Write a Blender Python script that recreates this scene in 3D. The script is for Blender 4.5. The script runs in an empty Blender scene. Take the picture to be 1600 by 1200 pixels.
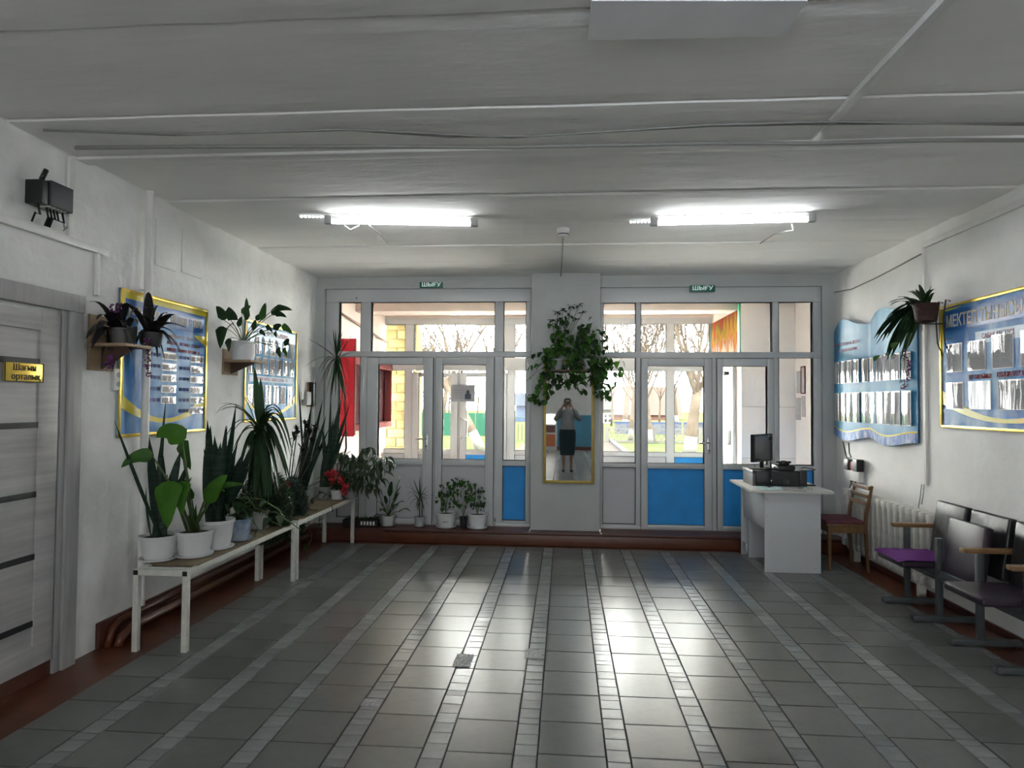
import bpy, bmesh, math, random
from mathutils import Vector, Matrix
random.seed(11)
S = bpy.context.scene
COL = S.collection
# ------------------------------------------------------------------ camera
F, VX, VY, H, LEAN = 1040., 882., 630., 1.55, .005
_v = Vector(((VX-800)/F, -(VY-600)/F, -1)).normalized()
_z = Vector((LEAN, 1, 0)); _z = (_z - _v*_z.dot(_v)).normalized()
_x = _v.cross(_z)
MW = Matrix((_x, _v, _z))                     # camera axes -> world axes
CAM = Vector((0, 0, H))
cd = bpy.data.cameras.new('camera'); cam = bpy.data.objects.new('camera', cd); COL.objects.link(cam)
cam.matrix_world = Matrix.Translation(CAM) @ MW.to_4x4()
cd.sensor_width = 36; cd.lens = F/1600*36; cd.clip_start = .02; cd.clip_end = 300
S.camera = cam
def ray(px, py): return MW @ Vector(((px-800)/F, -(py-600)/F, -1))
def onx(px, py, X): d = ray(px, py); return CAM + d*(X/d.x)
def ony(px, py, Y): d = ray(px, py); return CAM + d*(Y/d.y)
def onz(px, py, Z): d = ray(px, py); return CAM + d*((Z-H)/d.z)
# ------------------------------------------------------------------ light
W = bpy.data.worlds.new('sky'); S.world = W; W.use_nodes = True
bg = W.node_tree.nodes['Background']; bg.inputs[0].default_value = (1, .985, .965, 1); bg.inputs[1].default_value = 17.0
S.view_settings.view_transform = 'Standard'; S.view_settings.look = 'None'
S.view_settings.gamma = 1; S.view_settings.use_curve_mapping = False
S.view_settings.exposure = 1.58
def area(name, loc, rot, sx, sy, power, col):
    l = bpy.data.lights.new(name, 'AREA'); l.shape = 'RECTANGLE'; l.size = sx; l.size_y = sy; l.energy = power; l.color = col
    o = bpy.data.objects.new(name, l); COL.objects.link(o); o.location = loc; o.rotation_euler = rot
    return o
# added fill lights before two invented windows at the hall end behind the photographer
area('rear_fill_light', (2.0, -7.15, 1.75), (math.radians(90), 0, 0), 1.5, 1.5, 10, (.86, .93, 1))
area('rear_fill_light', (-2.0, -7.15, 1.75), (math.radians(90), 0, 0), 1.5, 1.5, 10, (.86, .93, 1))
# ------------------------------------------------------------------ helpers
def link(o, parent=None):
    COL.objects.link(o)
    if parent is not None:
        o.parent = parent
    return o
def tag(o, label=None, cat=None, group=None, kind=None):
    if label: o['label'] = label
    if cat: o['category'] = cat
    if group: o['group'] = group
    if kind: o['kind'] = kind
    return o
def thing(name, label, cat, loc=(0, 0, 0), group=None, rz=0):
    o = bpy.data.objects.new(name, None); o.empty_display_size = .1
    COL.objects.link(o); o.location = loc; o.rotation_euler = (0, 0, rz)
    return tag(o, label, cat, group)
class MB:
    """collects geometry in the thing's local space"""
    def __init__(s): s.v = []; s.f = []; s.m = []; s.cur = 0
    def add(s, vs, fs):
        n = len(s.v); s.v += [tuple(v) for v in vs]
        for f in fs: s.f.append(tuple(i+n for i in f)); s.m.append(s.cur)
        return s
    def box(s, x0, x1, y0, y1, z0, z1, M=None):
        vs = [Vector((x, y, z)) for z in (z0, z1) for y in (y0, y1) for x in (x0, x1)]
        if M is not None: vs = [M @ v for v in vs]
        return s.add(vs, [(0, 2, 3, 1), (4, 5, 7, 6), (0, 1, 5, 4), (2, 6, 7, 3), (0, 4, 6, 2), (1, 3, 7, 5)])
    def bbox(s, x0, x1, y0, y1, z0, z1, b=.01, seg=2, M=None):
        bm = bmesh.new(); bmesh.ops.create_cube(bm, size=1)
        for v in bm.verts:
            v.co = Vector(((x0+x1)/2+v.co.x*(x1-x0), (y0+y1)/2+v.co.y*(y1-y0), (z0+z1)/2+v.co.z*(z1-z0)))
        bmesh.ops.bevel(bm, geom=bm.edges[:], offset=b, segments=seg, affect='EDGES', profile=.6)
        return s.frombm(bm, M)
    def frombm(s, bm, M=None):
        bm.verts.ensure_lookup_table(); bm.verts.index_update()
        vs = [(M @ v.co) if M is not None else v.co.copy() for v in bm.verts]
        fs = [tuple(v.index for v in f.verts) for f in bm.faces]
        bm.free(); return s.add(vs, fs)
    def tube(s, pts, r, n=8, cap=True):
        pts = [Vector(p) for p in pts]; k = len(pts); rs = r if isinstance(r, (list, tuple)) else [r]*k
        base = len(s.v); up = None
        for i, p in enumerate(pts):
            d = (pts[min(i+1, k-1)]-pts[max(i-1, 0)])
            if d.length < 1e-9: d = Vector((0, 0, 1))
            d.normalize()
            if up is None: up = d.orthogonal().normalized()
            a = up - d*up.dot(d); a = a.normalized() if a.length > 1e-6 else d.orthogonal().normalized()
            up = a; b = d.cross(a)
            for j in range(n):
                t = 2*math.pi*j/n; s.v.append(tuple(p+(a*math.cos(t)+b*math.sin(t))*rs[i]))
        for i in range(k-1):
            for j in range(n):
                j2 = (j+1) % n
                s.f.append((base+i*n+j, base+i*n+j2, base+(i+1)*n+j2, base+(i+1)*n+j)); s.m.append(s.cur)
        if cap:
            s.f.append(tuple(base+j for j in range(n))[::-1]); s.m.append(s.cur)
            s.f.append(tuple(base+(k-1)*n+j for j in range(n))); s.m.append(s.cur)
        return s
    def cyl(s, p0, p1, r, n=12): return s.tube([p0, p1], r, n)
    def lathe(s, prof, n=20, c=(0, 0, 0), M=None, rib=0):
        base = len(s.v)
        for (r, z) in prof:
            for j in range(n):
                t = 2*math.pi*j/n; rr = r*(1-(rib if j % 2 else 0))
                v = Vector((rr*math.cos(t), rr*math.sin(t), z))
                if M is not None: v = M @ v
                s.v.append(tuple(v+Vector(c)))
        for i in range(len(prof)-1):
            for j in range(n):
                j2 = (j+1) % n
                s.f.append((base+i*n+j, base+i*n+j2, base+(i+1)*n+j2, base+(i+1)*n+j)); s.m.append(s.cur)
        for i in (0, len(prof)-1):
            if prof[i][0] > 1e-4:
                q = tuple(base+i*n+j for j in range(n)); s.f.append(q if i else q[::-1]); s.m.append(s.cur)
        return s
    def poly(s, pts, d, t):
        """flat outline pts (3D) extruded by vector d*t"""
        d = Vector(d)*t; n = len(pts); pts = [Vector(p) for p in pts]
        fs = [tuple(range(n))[::-1], tuple(range(n, 2*n))]+[(i, (i+1) % n, n+(i+1) % n, n+i) for i in range(n)]
        return s.add(pts+[p+d for p in pts], fs)
    def mesh(s, name, mats, smooth=False):
        me = bpy.data.meshes.new(name); me.from_pydata(s.v, [], s.f)
        for m in (mats if isinstance(mats, (list, tuple)) else [mats]): me.materials.append(m)
        if len(me.materials) > 1:
            for p, k in zip(me.polygons, s.m): p.material_index = k
        bm = bmesh.new(); bm.from_mesh(me); bmesh.ops.recalc_face_normals(bm, faces=bm.faces); bm.to_mesh(me); bm.free()
        if smooth:
            me.polygons.foreach_set('use_smooth', [True]*len(me.polygons))
            if smooth == 'auto':
                me.set_sharp_from_angle(angle=math.radians(38))
        me.update(); return me
    def build(s, name, mats, parent=None, world=False, smooth=False):
        o = bpy.data.objects.new(name, s.mesh(name, mats, smooth)); link(o, parent)
        if world and parent is not None: o.location = -Vector(parent.location)
        return o
def box(name, m, parent, x0, x1, y0, y1, z0, z1, b=0, world=True):
    q = MB()
    if b: q.bbox(x0, x1, y0, y1, z0, z1, b)
    else: q.box(x0, x1, y0, y1, z0, z1)
    return q.build(name, m, parent, world=world and parent is not None, smooth='auto' if b else False)
# ------------------------------------------------------------------ materials
MATS = {}
def nn(nt, t, **kw):
    n = nt.nodes.new(t)
    for k, v in kw.items(): setattr(n, k, v)
    return n
def mat(name, col, rough=.6, metal=0, var=.0, scale=6., bump=0., bscale=30., spec=.5, coat=0, stretch=None, col2=None, detail=4, rand=0, trans=0, emit=None, sheen=0, coords='Object'):
    if name in MATS: return MATS[name]
    m = bpy.data.materials.new(name); m.use_nodes = True; nt = m.node_tree; b = nt.nodes['Principled BSDF']
    b.inputs['Roughness'].default_value = rough; b.inputs['Metallic'].default_value = metal
    b.inputs['Specular IOR Level'].default_value = spec; b.inputs['Coat Weight'].default_value = coat
    b.inputs['Sheen Weight'].default_value = sheen
    c = (*col, 1); b.inputs['Base Color'].default_value = c
    tc = nn(nt, 'ShaderNodeTexCoord'); mp = nn(nt, 'ShaderNodeMapping')
    nt.links.new(tc.outputs[coords], mp.inputs[0])
    if stretch: mp.inputs['Scale'].default_value = stretch
    last = None
    if var or col2:
        nz = nn(nt, 'ShaderNodeTexNoise'); nz.inputs['Scale'].default_value = scale; nz.inputs['Detail'].default_value = detail
        nz.inputs['Roughness'].default_value = .6
        nt.links.new(mp.outputs[0], nz.inputs['Vector'])
        rp = nn(nt, 'ShaderNodeMapRange'); rp.inputs[1].default_value = .3; rp.inputs[2].default_value = .7
        nt.links.new(nz.outputs[0], rp.inputs[0])
        mx = nn(nt, 'ShaderNodeMix', data_type='RGBA')
        a = col2 if col2 else tuple(max(0, x*(1-var)) for x in col)
        d = col if col2 else tuple(min(1, x*(1+var)) for x in col)
        mx.inputs[6].default_value = (*a, 1); mx.inputs[7].default_value = (*d, 1)
        nt.links.new(rp.outputs[0], mx.inputs[0]); last = mx.outputs[2]
    if rand:
        oi = nn(nt, 'ShaderNodeObjectInfo'); gi = nn(nt, 'ShaderNodeNewGeometry')
        ad = nn(nt, 'ShaderNodeMath', operation='ADD'); fr = nn(nt, 'ShaderNodeMath', operation='FRACT')
        nt.links.new(oi.outputs['Random'], ad.inputs[0]); nt.links.new(gi.outputs['Random Per Island'], ad.inputs[1])
        nt.links.new(ad.outputs[0], fr.inputs[0])
        mr = nn(nt, 'ShaderNodeMapRange'); mr.inputs[3].default_value = 1-rand; mr.inputs[4].default_value = 1+rand
        nt.links.new(fr.outputs[0], mr.inputs[0])
        hs = nn(nt, 'ShaderNodeHueSaturation'); nt.links.new(mr.outputs[0], hs.inputs['Value'])
        if last is not None: nt.links.new(last, hs.inputs['Color'])
        else: hs.inputs['Color'].default_value = c
        last = hs.outputs[0]
    if last is not None: nt.links.new(last, b.inputs['Base Color'])
    if bump:
        n2 = nn(nt, 'ShaderNodeTexNoise'); n2.inputs['Scale'].default_value = bscale; n2.inputs['Detail'].default_value = 5
        nt.links.new(mp.outputs[0], n2.inputs['Vector'])
        bp = nn(nt, 'ShaderNodeBump'); bp.inputs['Strength'].default_value = bump; bp.inputs['Distance'].default_value = .02
        nt.links.new(n2.outputs[0], bp.inputs['Height']); nt.links.new(bp.outputs[0], b.inputs['Normal'])
    if trans:   # thin leaf: light shines through
        tr = nn(nt, 'ShaderNodeBsdfTranslucent'); ms = nn(nt, 'ShaderNodeMixShader'); ms.inputs[0].default_value = trans
        if last is not None: nt.links.new(last, tr.inputs[0])
        else: tr.inputs[0].default_value = c
        nt.links.new(b.outputs[0], ms.inputs[1]); nt.links.new(tr.outputs[0], ms.inputs[2])
        nt.links.new(ms.outputs[0], nt.nodes['Material Output'].inputs[0])
    if emit:
        b.inputs['Emission Color'].default_value = (*emit[0], 1); b.inputs['Emission Strength'].default_value = emit[1]
    MATS[name] = m; return m
def glass_mat(name, tint=(1, 1, 1), refl=1.45, rough=0.0, minr=0.0):
    m = bpy.data.materials.new(name); m.use_nodes = True; nt = m.node_tree; nt.nodes.clear()
    out = nn(nt, 'ShaderNodeOutputMaterial'); tr = nn(nt, 'ShaderNodeBsdfTransparent'); gl = nn(nt, 'ShaderNodeBsdfGlossy')
    tr.inputs[0].default_value = (*tint, 1); gl.inputs['Roughness'].default_value = rough
    fr = nn(nt, 'ShaderNodeFresnel'); fr.inputs[0].default_value = refl
    mx = nn(nt, 'ShaderNodeMixShader'); nt.links.new(fr.outputs[0], mx.inputs[0])
    nt.links.new(tr.outputs[0], mx.inputs[1]); nt.links.new(gl.outputs[0], mx.inputs[2]); nt.links.new(mx.outputs[0], out.inputs[0])
    return m
GLASS = glass_mat('window_glass', (.97, .98, .97), 1.2)
FILM = glass_mat('clear_plastic_film', (.97, .98, 1), 1.10, .04)
PVC = mat('white_pvc', (.52, .54, .55), .32, var=.03, scale=3)
PVCD = mat('dark_gasket', (.03, .03, .03), .6)
WALL = mat('whitewashed_plaster', (.84, .84, .825), .8, var=.06, scale=2.2, bump=.25, bscale=9)
PILLAR = mat('shaded_grey_white_paint', (.44, .465, .46), .6, var=.05, scale=3, bump=.15, bscale=12)  # grey-white paint, darkened further so the colour holds the backlit shade
WALLR = mat('rough_whitewash', (.87, .87, .855), .85, var=.08, scale=3, bump=.5, bscale=14)
CEIL = mat('whitewashed_concrete', (.88, .875, .855), .9, var=.05, scale=1.6, bump=.45, bscale=7, stretch=(.35, 1, 1))
BROWN = mat('brown_floor_paint', (.10, .028, .011), .38, var=.25, scale=4, bump=.05, bscale=20)
BROWND = mat('dark_brown_paint', (.085, .026, .016), .42, var=.2, scale=5, bump=.1, bscale=14)
TILE = mat('grey_floor_tile', (.118, .122, .117), .29, var=.08, scale=14, rand=.10, bump=.03, bscale=40, detail=6)
STRIP = mat('pale_strip_tile', (.205, .215, .213), .27, var=.10, scale=10, rand=.14, bump=.06, bscale=24)
GROUT = mat('dark_grout', (.015, .015, .013), .8, var=.3, scale=20)
BLUEP = mat('blue_door_panel', (.014, .27, .70), .6, var=.10, scale=5)
GREYP = mat('grey_door_panel', (.46, .47, .49), .4, var=.03, scale=4)
WHITE = mat('white_paint', (.78, .78, .76), .4, var=.05, scale=8)
BLACK = mat('black_plastic', (.012, .012, .014), .4)
CHROME = mat('satin_metal', (.55, .55, .53), .3, metal=1)
GOLD = mat('gold_foil', (.72, .52, .10), .28, metal=.9, var=.12, scale=30)
WOOD = mat('pale_plywood', (.40, .27, .15), .6, var=.2, scale=4, stretch=(1, 6, 1))
CABLE = mat('white_cable', (.30, .30, .29), .6)
BCABLE = mat('black_cable', (.01, .01, .012), .5)
# ------------------------------------------------------------------ room dimensions
XL, XR, YB, YF, YP, ZC, ZS, YS = -2.90, 2.97, 7.56, 7.64, 7.42, 3.0, .14, 7.28
YR = -7.3                                    # far end of the hall behind the camera
TX0, TX1, TY1 = -2.54, 2.68, 7.16            # tiled field
# ------------------------------------------------------------------ floor with its tiles
floor = tag(box('floor', BROWN, None, XL-.2, XR+.2, YR-.2, YF+.1, -.12, 0), kind='structure')
bed = box('grout_bed', GROUT, floor, TX0, TX1, YR+.3, TY1, -.004, .0008)
PITCH, SW = .405, .105
S0 = -.163
Y0 = 3.124
def tile_mesh(name, w, l, m):
    q = MB(); c = .0025; h = .006
    q.add([(-w/2, -l/2, 0), (w/2, -l/2, 0), (w/2, l/2, 0), (-w/2, l/2, 0),
           (-w/2+c, -l/2+c, h), (w/2-c, -l/2+c, h), (w/2-c, l/2-c, h), (-w/2+c, l/2-c, h)],
          [(4, 5, 6, 7), (0, 1, 5, 4), (1, 2, 6, 5), (2, 3, 7, 6), (3, 0, 4, 7)])
    return q.mesh(name, m)
tilem = tile_mesh('tile', .296, .298, TILE)
tl = []; st = []
cols = [S0+PITCH*k+PITCH/2 for k in range(-7, 8)]
for ci, cx in enumerate(cols):
    off = random.uniform(-.02, .02); y = Y0-.15+off-.305*34
    while y < TY1-.02:
        w0, w1 = max(cx-.148, TX0), min(cx+.148, TX1)
        if w1-w0 > .05: tl.append((w0+.001, w1-.001, y+.0035, min(y+.3015, TY1)))
        y += .305
for k in range(-7, 9):
    sx = S0+PITCH*k
    if sx+SW/2 < TX0 or sx-SW/2 > TX1: continue
    y = -7.0+random.uniform(0, .1)
    while y < TY1-.01:
        l = random.choice([.095, .10, .102, .105, .10, .06, .13]); l = min(l, TY1-y)
        st.append((max(sx-SW/2+.0025, TX0), min(sx+SW/2-.0025, TX1), y+.0025, y+l-.002)); y += l
def split(lst, name, m, thick):
    vis = [t for t in lst if t[3] > 2.55]; rest = [t for t in lst if t[3] <= 2.55]
    vis.sort(key=lambda t: t[2]); one = vis[:300]; rest += vis[300:]
    base = tile_mesh(name, 1, 1, m)
    for (a, b, c, d) in one:
        q = MB(); w, l = b-a, d-c; e = .002; h = thick+random.uniform(0, .0018)
        tz = [random.uniform(-.0012, .0012) for _ in range(4)]
        q.add([(-w/2, -l/2, 0), (w/2, -l/2, 0), (w/2, l/2, 0), (-w/2, l/2, 0),
               (-w/2+e, -l/2+e, h+tz[0]), (w/2-e, -l/2+e, h+tz[1]), (w/2-e, l/2-e, h+tz[0]*-.6), (-w/2+e, l/2-e, h+tz[3])],
              [(4, 5, 6, 7), (0, 1, 5, 4), (1, 2, 6, 5), (2, 3, 7, 6), (3, 0, 4, 7)])
        o = q.build(name, m, floor); o.location = ((a+b)/2, (c+d)/2, 0)
    q = MB()
    for (a, b, c, d) in rest:
        e = .002; h = thick+random.uniform(0, .0016); t = random.uniform(-.0006, .0006)
        q.add([(a, c, 0), (b, c, 0), (b, d, 0), (a, d, 0), (a+e, c+e, h+t), (b-e, c+e, h), (b-e, d-e, h-t), (a+e, d-e, h)],
              [(4, 5, 6, 7), (0, 1, 5, 4), (1, 2, 6, 5), (2, 3, 7, 6), (3, 0, 4, 7)])
    if rest: tag(q.build(name+'_field', m, floor), kind='stuff')
split(tl, 'tile', TILE, .006)
split(st, 'strip_tile', STRIP, .005)
# ------------------------------------------------------------------ ceiling of concrete slabs
ceil = tag(box('ceiling', CEIL, None, XL-.2, XR+.2, YR-.2, YB+.2, ZC+.03, ZC+.25), kind='structure')
joints = [YR-.1, -5.9, -4.4, -2.9, -1.4, .1, .9, 1.65, 2.42, 3.20, 3.745, 4.589, 5.308, 6.039, 6.748, YB+.1]
drop = [0, .01, 0, .012, 0, .008, .0, .006, .002, .010, 0, .012, .003, .010, .0]
for i, (a, b) in enumerate(zip(joints[:-1], joints[1:])):
    n = 26; q = MB(); e = .010; z = ZC-drop[i]
    ja = [random.uniform(-.006, .006) for _ in range(n+1)]; jb = [random.uniform(-.006, .006) for _ in range(n+1)]
    rows = []
    for j in range(n+1):
        x = XL-.05+(XR-XL+.1)*j/n
        rows.append([(x, a+ja[j]+.002, ZC+.04), (x, a+ja[j]+e, z+.004), (x, a+.10, z), (x, b-.10, z), (x, b+jb[j]-e, z+.004), (x, b+jb[j]-.002, ZC+.04)])
    for j in range(n):
        A, B = rows[j], rows[j+1]
        for k in range(5): q.add([A[k], B[k], B[k+1], A[k+1]], [(0, 1, 2, 3)])
    q.build('ceiling_slab', CEIL, ceil, smooth='auto')
# beam shadow line: shallow downstand across the hall
box('ceiling_rib', CEIL, ceil, XL, XR, 3.70, 3.80, ZC-.026, ZC+.02, b=.012)
# ------------------------------------------------------------------ walls
wl = tag(box('wall_left', WALLR, None, XL-.25, XL, YR-.2, YB+.3, -.1, ZC+.1), kind='structure')
wr = tag(box('wall_right', WALL, None, XR, XR+.25, YR-.2, YB+.3, -.1, ZC+.1), kind='structure')
# back wall: header, end jambs and the pillar between the two glazed fronts
FL0, FL1, FR0, FR1 = -2.80, -.385, .405, 2.83
q = MB()
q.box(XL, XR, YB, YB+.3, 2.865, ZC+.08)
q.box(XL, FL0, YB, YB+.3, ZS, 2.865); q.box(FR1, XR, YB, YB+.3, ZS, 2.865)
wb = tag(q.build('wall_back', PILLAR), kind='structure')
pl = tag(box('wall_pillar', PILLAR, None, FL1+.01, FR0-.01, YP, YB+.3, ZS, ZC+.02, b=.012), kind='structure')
# step under the glazed fronts
stp = tag(box('floor_step', BROWND, None, XL, XR, YS, YF+.35, 0, ZS, b=.012), kind='structure')
box('step_board', BROWN, stp, -1.98, 2.9, YS-.022, YS+.004, .004, ZS-.022, b=.004)
box('step_nosing', BROWND, stp, -1.98, 2.9, YS-.03, YS+.06, ZS-.016, ZS+.006, b=.005)
# baseboards with painted heating pipes along the left wall
bl = tag(box('baseboard_left', BROWND, None, XL, XL+.03, 3.96, YS, 0, .16, b=.008), kind='structure')
MB().tube([(XL+.11, 4.02, .0), (XL+.11, 4.05, .05), (XL+.10, 4.16, .075), (XL+.10, YS-.05, .075)], .028, 10).build('heating_pipe', BROWN, bl, smooth=True)
MB().tube([(XL+.055, 4.0, .0), (XL+.055, 4.04, .10), (XL+.055, 4.12, .135), (XL+.055, YS-.05, .135)], .022, 10).build('heating_pipe', BROWN, bl, smooth=True)
tag(box('baseboard_right', BROWND, None, XR-.02, XR, YR, YS, 0, .05, b=.005), kind='structure')
# far end of the hall (seen in the mirror)
q = MB(); q.box(XL-.2, XR+.2, YR-.2, YR, 1.05+.1, ZC+.1)
we = tag(q.build('wall_end', mat('grey_end_wall', (.42, .42, .42), .8, var=.05)), kind='structure')
BLUEW = mat('blue_wainscot_paint', (.04, .17, .27), .5, var=.08)
box('wainscot', BLUEW, we, XL, XR, YR-.18, YR+.012, 0, 1.16)
box('skirting', BROWND, we, XL, XR, YR, YR+.03, 0, .12)
# two unseen windows added at the far end, their panes glowing to brighten the hall
LIT = mat('glowing_pane', (.8, .8, .8), .3, emit=((1, .98, .93), 3.0))
for n, (x0, x1) in enumerate(((1.25, 2.75), (-2.75, -1.25))):
    w = tag(box('window_%d' % (n+3), PVC, None, x0-.06, x1+.06, YR, YR+.05, .98, 2.56, b=.006), kind='structure')
    box('pane', LIT, w, x0, x1, YR+.045, YR+.056, 1.04, 2.5)
    box('mullion', PVC, w, (x0+x1)/2-.03, (x0+x1)/2+.03, YR+.05, YR+.07, 1.04, 2.5)
    box('window_sill', WHITE, w, x0-.1, x1+.1, YR+.01, YR+.2, .95, .985)
dd = tag(box('door_9', PVC, None, -.88, -.24, YR+.012, YR+.05, 0, 1.24, b=.005), kind='structure')
box('pane', LIT, dd, -.82, -.30, YR+.045, YR+.054, .86, 1.18); box('dark_glass', mat('maroon_view', (.10, .02, .02), .4), dd, -.82, -.30, YR+.045, YR+.056, .58, .82)
box('door_panel', mat('orange_panel', (.45, .14, .06), .5), dd, -.82, -.30, YR+.045, YR+.056, .12, .52)
# ------------------------------------------------------------------ glazed entrance fronts
def pane(parent, x0, x1, y, z0, z1, name='pane'):
    return box(name, GLASS, parent, x0-.004, x1+.004, y-.003, y+.003, z0-.004, z1+.004)
def rail(parent, x0, x1, z0, z1, y, d=.035, name='frame_bar', m=PVC):
    return box(name, m, parent, x0, x1, y-d, y+d, z0, z1, b=.006)
def bead(parent, x0, x1, z0, z1, y, m=PVCD, t=.007, name='gasket'):
    q = MB(); a = .036
    for (p, r, s, u) in ((x0-t, x1+t, z1, z1+t), (x0-t, x1+t, z0-t, z0), (x0-t, x0, z0, z1), (x1, x1+t, z0, z1)):
        q.box(p, r, y-a, y+a, s, u)
    return q.build(name, m, parent, world=True)
def handle(parent, x, y, z, sgn, long=False):
    q = MB(); q.bbox(x-.014, x+.014, y-.05, y-.034, z-.12, z+.05, .005)
    h = q.build('handle_plate', CHROME, parent, world=True, smooth='auto')
    q = MB(); q.tube([(x, y-.045, z), (x, y-.085, z), (x+sgn*.03, y-.09, z), (x+sgn*.115, y-.088, z-.004)], .009, 8)
    q.build('door_handle', CHROME, parent, world=True, smooth=True)
    q = MB(); q.cyl((x, y-.056, z-.085), (x, y-.048, z-.085), .009, 10); q.build('keyhole', BLACK, parent, world=True)
def struct(name, loc):
    o = thing(name, None, None, loc); o['kind'] = 'structure'; return o
def front(name, Y, z0, X0, X1, ztop, gtop, gb, t1, narrow, trans, leaves, gz0, pz1, pz0, dtop, dgl, vis=True):
    """one glazed entrance front. narrow: list of (x0,x1,panelmat); trans: list of (x0,x1) upper lights; leaves: list of dict"""
    w = struct(name, ((X0+X1)/2, Y, z0))
    rail(w, X0, X1, gtop, ztop, Y, .04, 'head_bar')
    rail(w, X0, X1, t1, gb, Y, .04, 'transom_bar')
    rail(w, X0, X1, z0, z0+.035, Y, .04, 'sill_bar')
    # uprights: everything between openings
    ops = sorted(trans)
    edges = [X0]+[e for o in ops for e in o]+[X1]
    for a, b in zip(edges[0::2], edges[1::2]):
        if b-a > .005: rail(w, a, b, gb, gtop, Y, .036, 'upright')
    for (a, b) in ops:
        bead(w, a, b, gb, gtop, Y); pane(w, a, b, Y, gb, gtop)
    low = sorted([(a, b) for a, b, *_ in narrow]+[(l['x0']-.004, l['x1']+.004) for l in leaves])
    edges = [X0]+[e for o in low for e in o]+[X1]
    for a, b in zip(edges[0::2], edges[1::2]):
        if b-a > .005: rail(w, a, b, z0+.03, t1, Y, .036, 'upright')
    for (a, b, pm) in narrow:
        rail(w, a, b, pz1, gz0, Y, .036, 'cross_bar'); rail(w, a, b, z0+.03, pz0, Y, .036, 'cross_bar')
        bead(w, a, b, gz0, t1, Y); pane(w, a, b, Y, gz0, t1)
        bead(w, a, b, pz0, pz1, Y); box('door_panel', pm, w, a, b, Y-.012, Y+.012, pz0, pz1)
    for l in leaves:
        d = struct(l['name'], ((l['x0']+l['x1'])/2, Y, z0))
        x0, x1, g0, g1 = l['x0'], l['x1'], l['g0'], l['g1']
        yy = Y-.014
        for (a, b, c, e) in ((x0, g0, z0+.02, dtop), (g1, x1, z0+.02, dtop), (g0, g1, dgl, dtop), (g0, g1, pz1, gz0), (g0, g1, z0+.02, pz0)):
            rail(d, a, b, c, e, yy, .04, 'leaf_bar')
        bead(d, g0, g1, gz0, dgl, yy); pane(d, g0, g1, yy, gz0, dgl)
        bead(d, g0, g1, pz0, pz1, yy); box('door_panel', l['m'], d, g0, g1, yy-.012, yy+.012, pz0, pz1)
        q = MB()
        for (a, b, c, e) in ((x0-.004, x0, z0, dtop), (x1, x1+.004, z0, dtop), (x0, x1, dtop, dtop+.005)): q.box(a, b, Y-.045, Y+.03, c, e)
        q.build('shadow_gap', PVCD, d, world=True)
        if l.get('h'): handle(d, l['h'][0], yy, l['h'][1], l['h'][2])
    return w
zc = lambda px, py: ony(px, py, YF).z
xc = lambda px, py=640: ony(px, py, YF).x
gl = [xc(v) for v in (530, 563, 580, 772, 787, 821)]
frontL = front('window_1', YF, ZS, FL0, FL1, 2.866, 2.715, 2.14, 2.075,
      [(gl[0], gl[1], GREYP), (gl[4], gl[5], BLUEP)], [(gl[0], gl[1]), (gl[2], gl[3]), (gl[4], gl[5])],
      [dict(name='door_1', x0=xc(575), x1=xc(677.5), g0=xc(592), g1=xc(662), m=GREYP, h=(xc(668.5), 1.13, -1)),
       dict(name='door_2', x0=xc(681), x1=xc(772), g0=xc(692), g1=xc(759), m=GREYP)],
      .895, .825, .215, 2.065, 1.985)
gr = [xc(v) for v in (942.5, 992, 1001, 1205, 1216, 1268.5)]
frontR = front('window_2', YF, ZS, FR0, FR1, 2.866, 2.695, 2.135, 2.07,
      [(gr[0], gr[1], GREYP), (gr[4], gr[5], BLUEP)], [(gr[0], gr[1]), (gr[2], gr[3]), (gr[4], gr[5])],
      [dict(name='door_3', x0=xc(1001), x1=xc(1111), g0=xc(1011.5), g1=xc(1099), m=BLUEP, h=(xc(1105.5), 1.12, -1)),
       dict(name='door_4', x0=xc(1119), x1=xc(1207), g0=xc(1128), g1=xc(1197), m=BLUEP)],
      .885, .825, .20, 2.06, 1.975)
box('frame_screw', PVCD, frontL, gl[1]-.06, gl[1]-.045, YF-.042, YF-.038, 2.755, 2.77)
# ------------------------------------------------------------------ vestibule behind the glazed fronts
CREAM = mat('cream_plaster', (.72, .62, .55), .8, var=.05, scale=2, bump=.2, bscale=10)
PANELW = mat('white_wall_panel', (.80, .75, .72), .6, var=.03, scale=3)
YC = onx(1243, 620, XR).y
XM = ony(1158, 560, YC).x
Y2 = onx(1112, 560, XM).y
vf = tag(box('floor_vestibule', mat('vestibule_floor', (.52, .49, .46), .5, var=.15), None, XL, XR, YF+.35, Y2+.6, -.1, ZS), kind='structure')
vc = tag(box('ceiling_vestibule', CREAM, None, XL-.1, XR+.1, YB+.3, Y2+.25, 2.94, 3.1), kind='structure')
box('beam', CREAM, vc, XL, XR, 9.0, 9.35, 2.80, 2.96, b=.01)
tag(box('wall_porch_side', CREAM, None, XL-.25, XL, YB+.3, 10.6, -.1, ZC+.1), kind='structure')
tag(box('wall_porch_right', PANELW, None, XR, XR+.25, YB+.3, YC+.2, -.1, ZC+.1), kind='structure')
wv = struct('wall_vestibule', (XR, YC, ZS))
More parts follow.
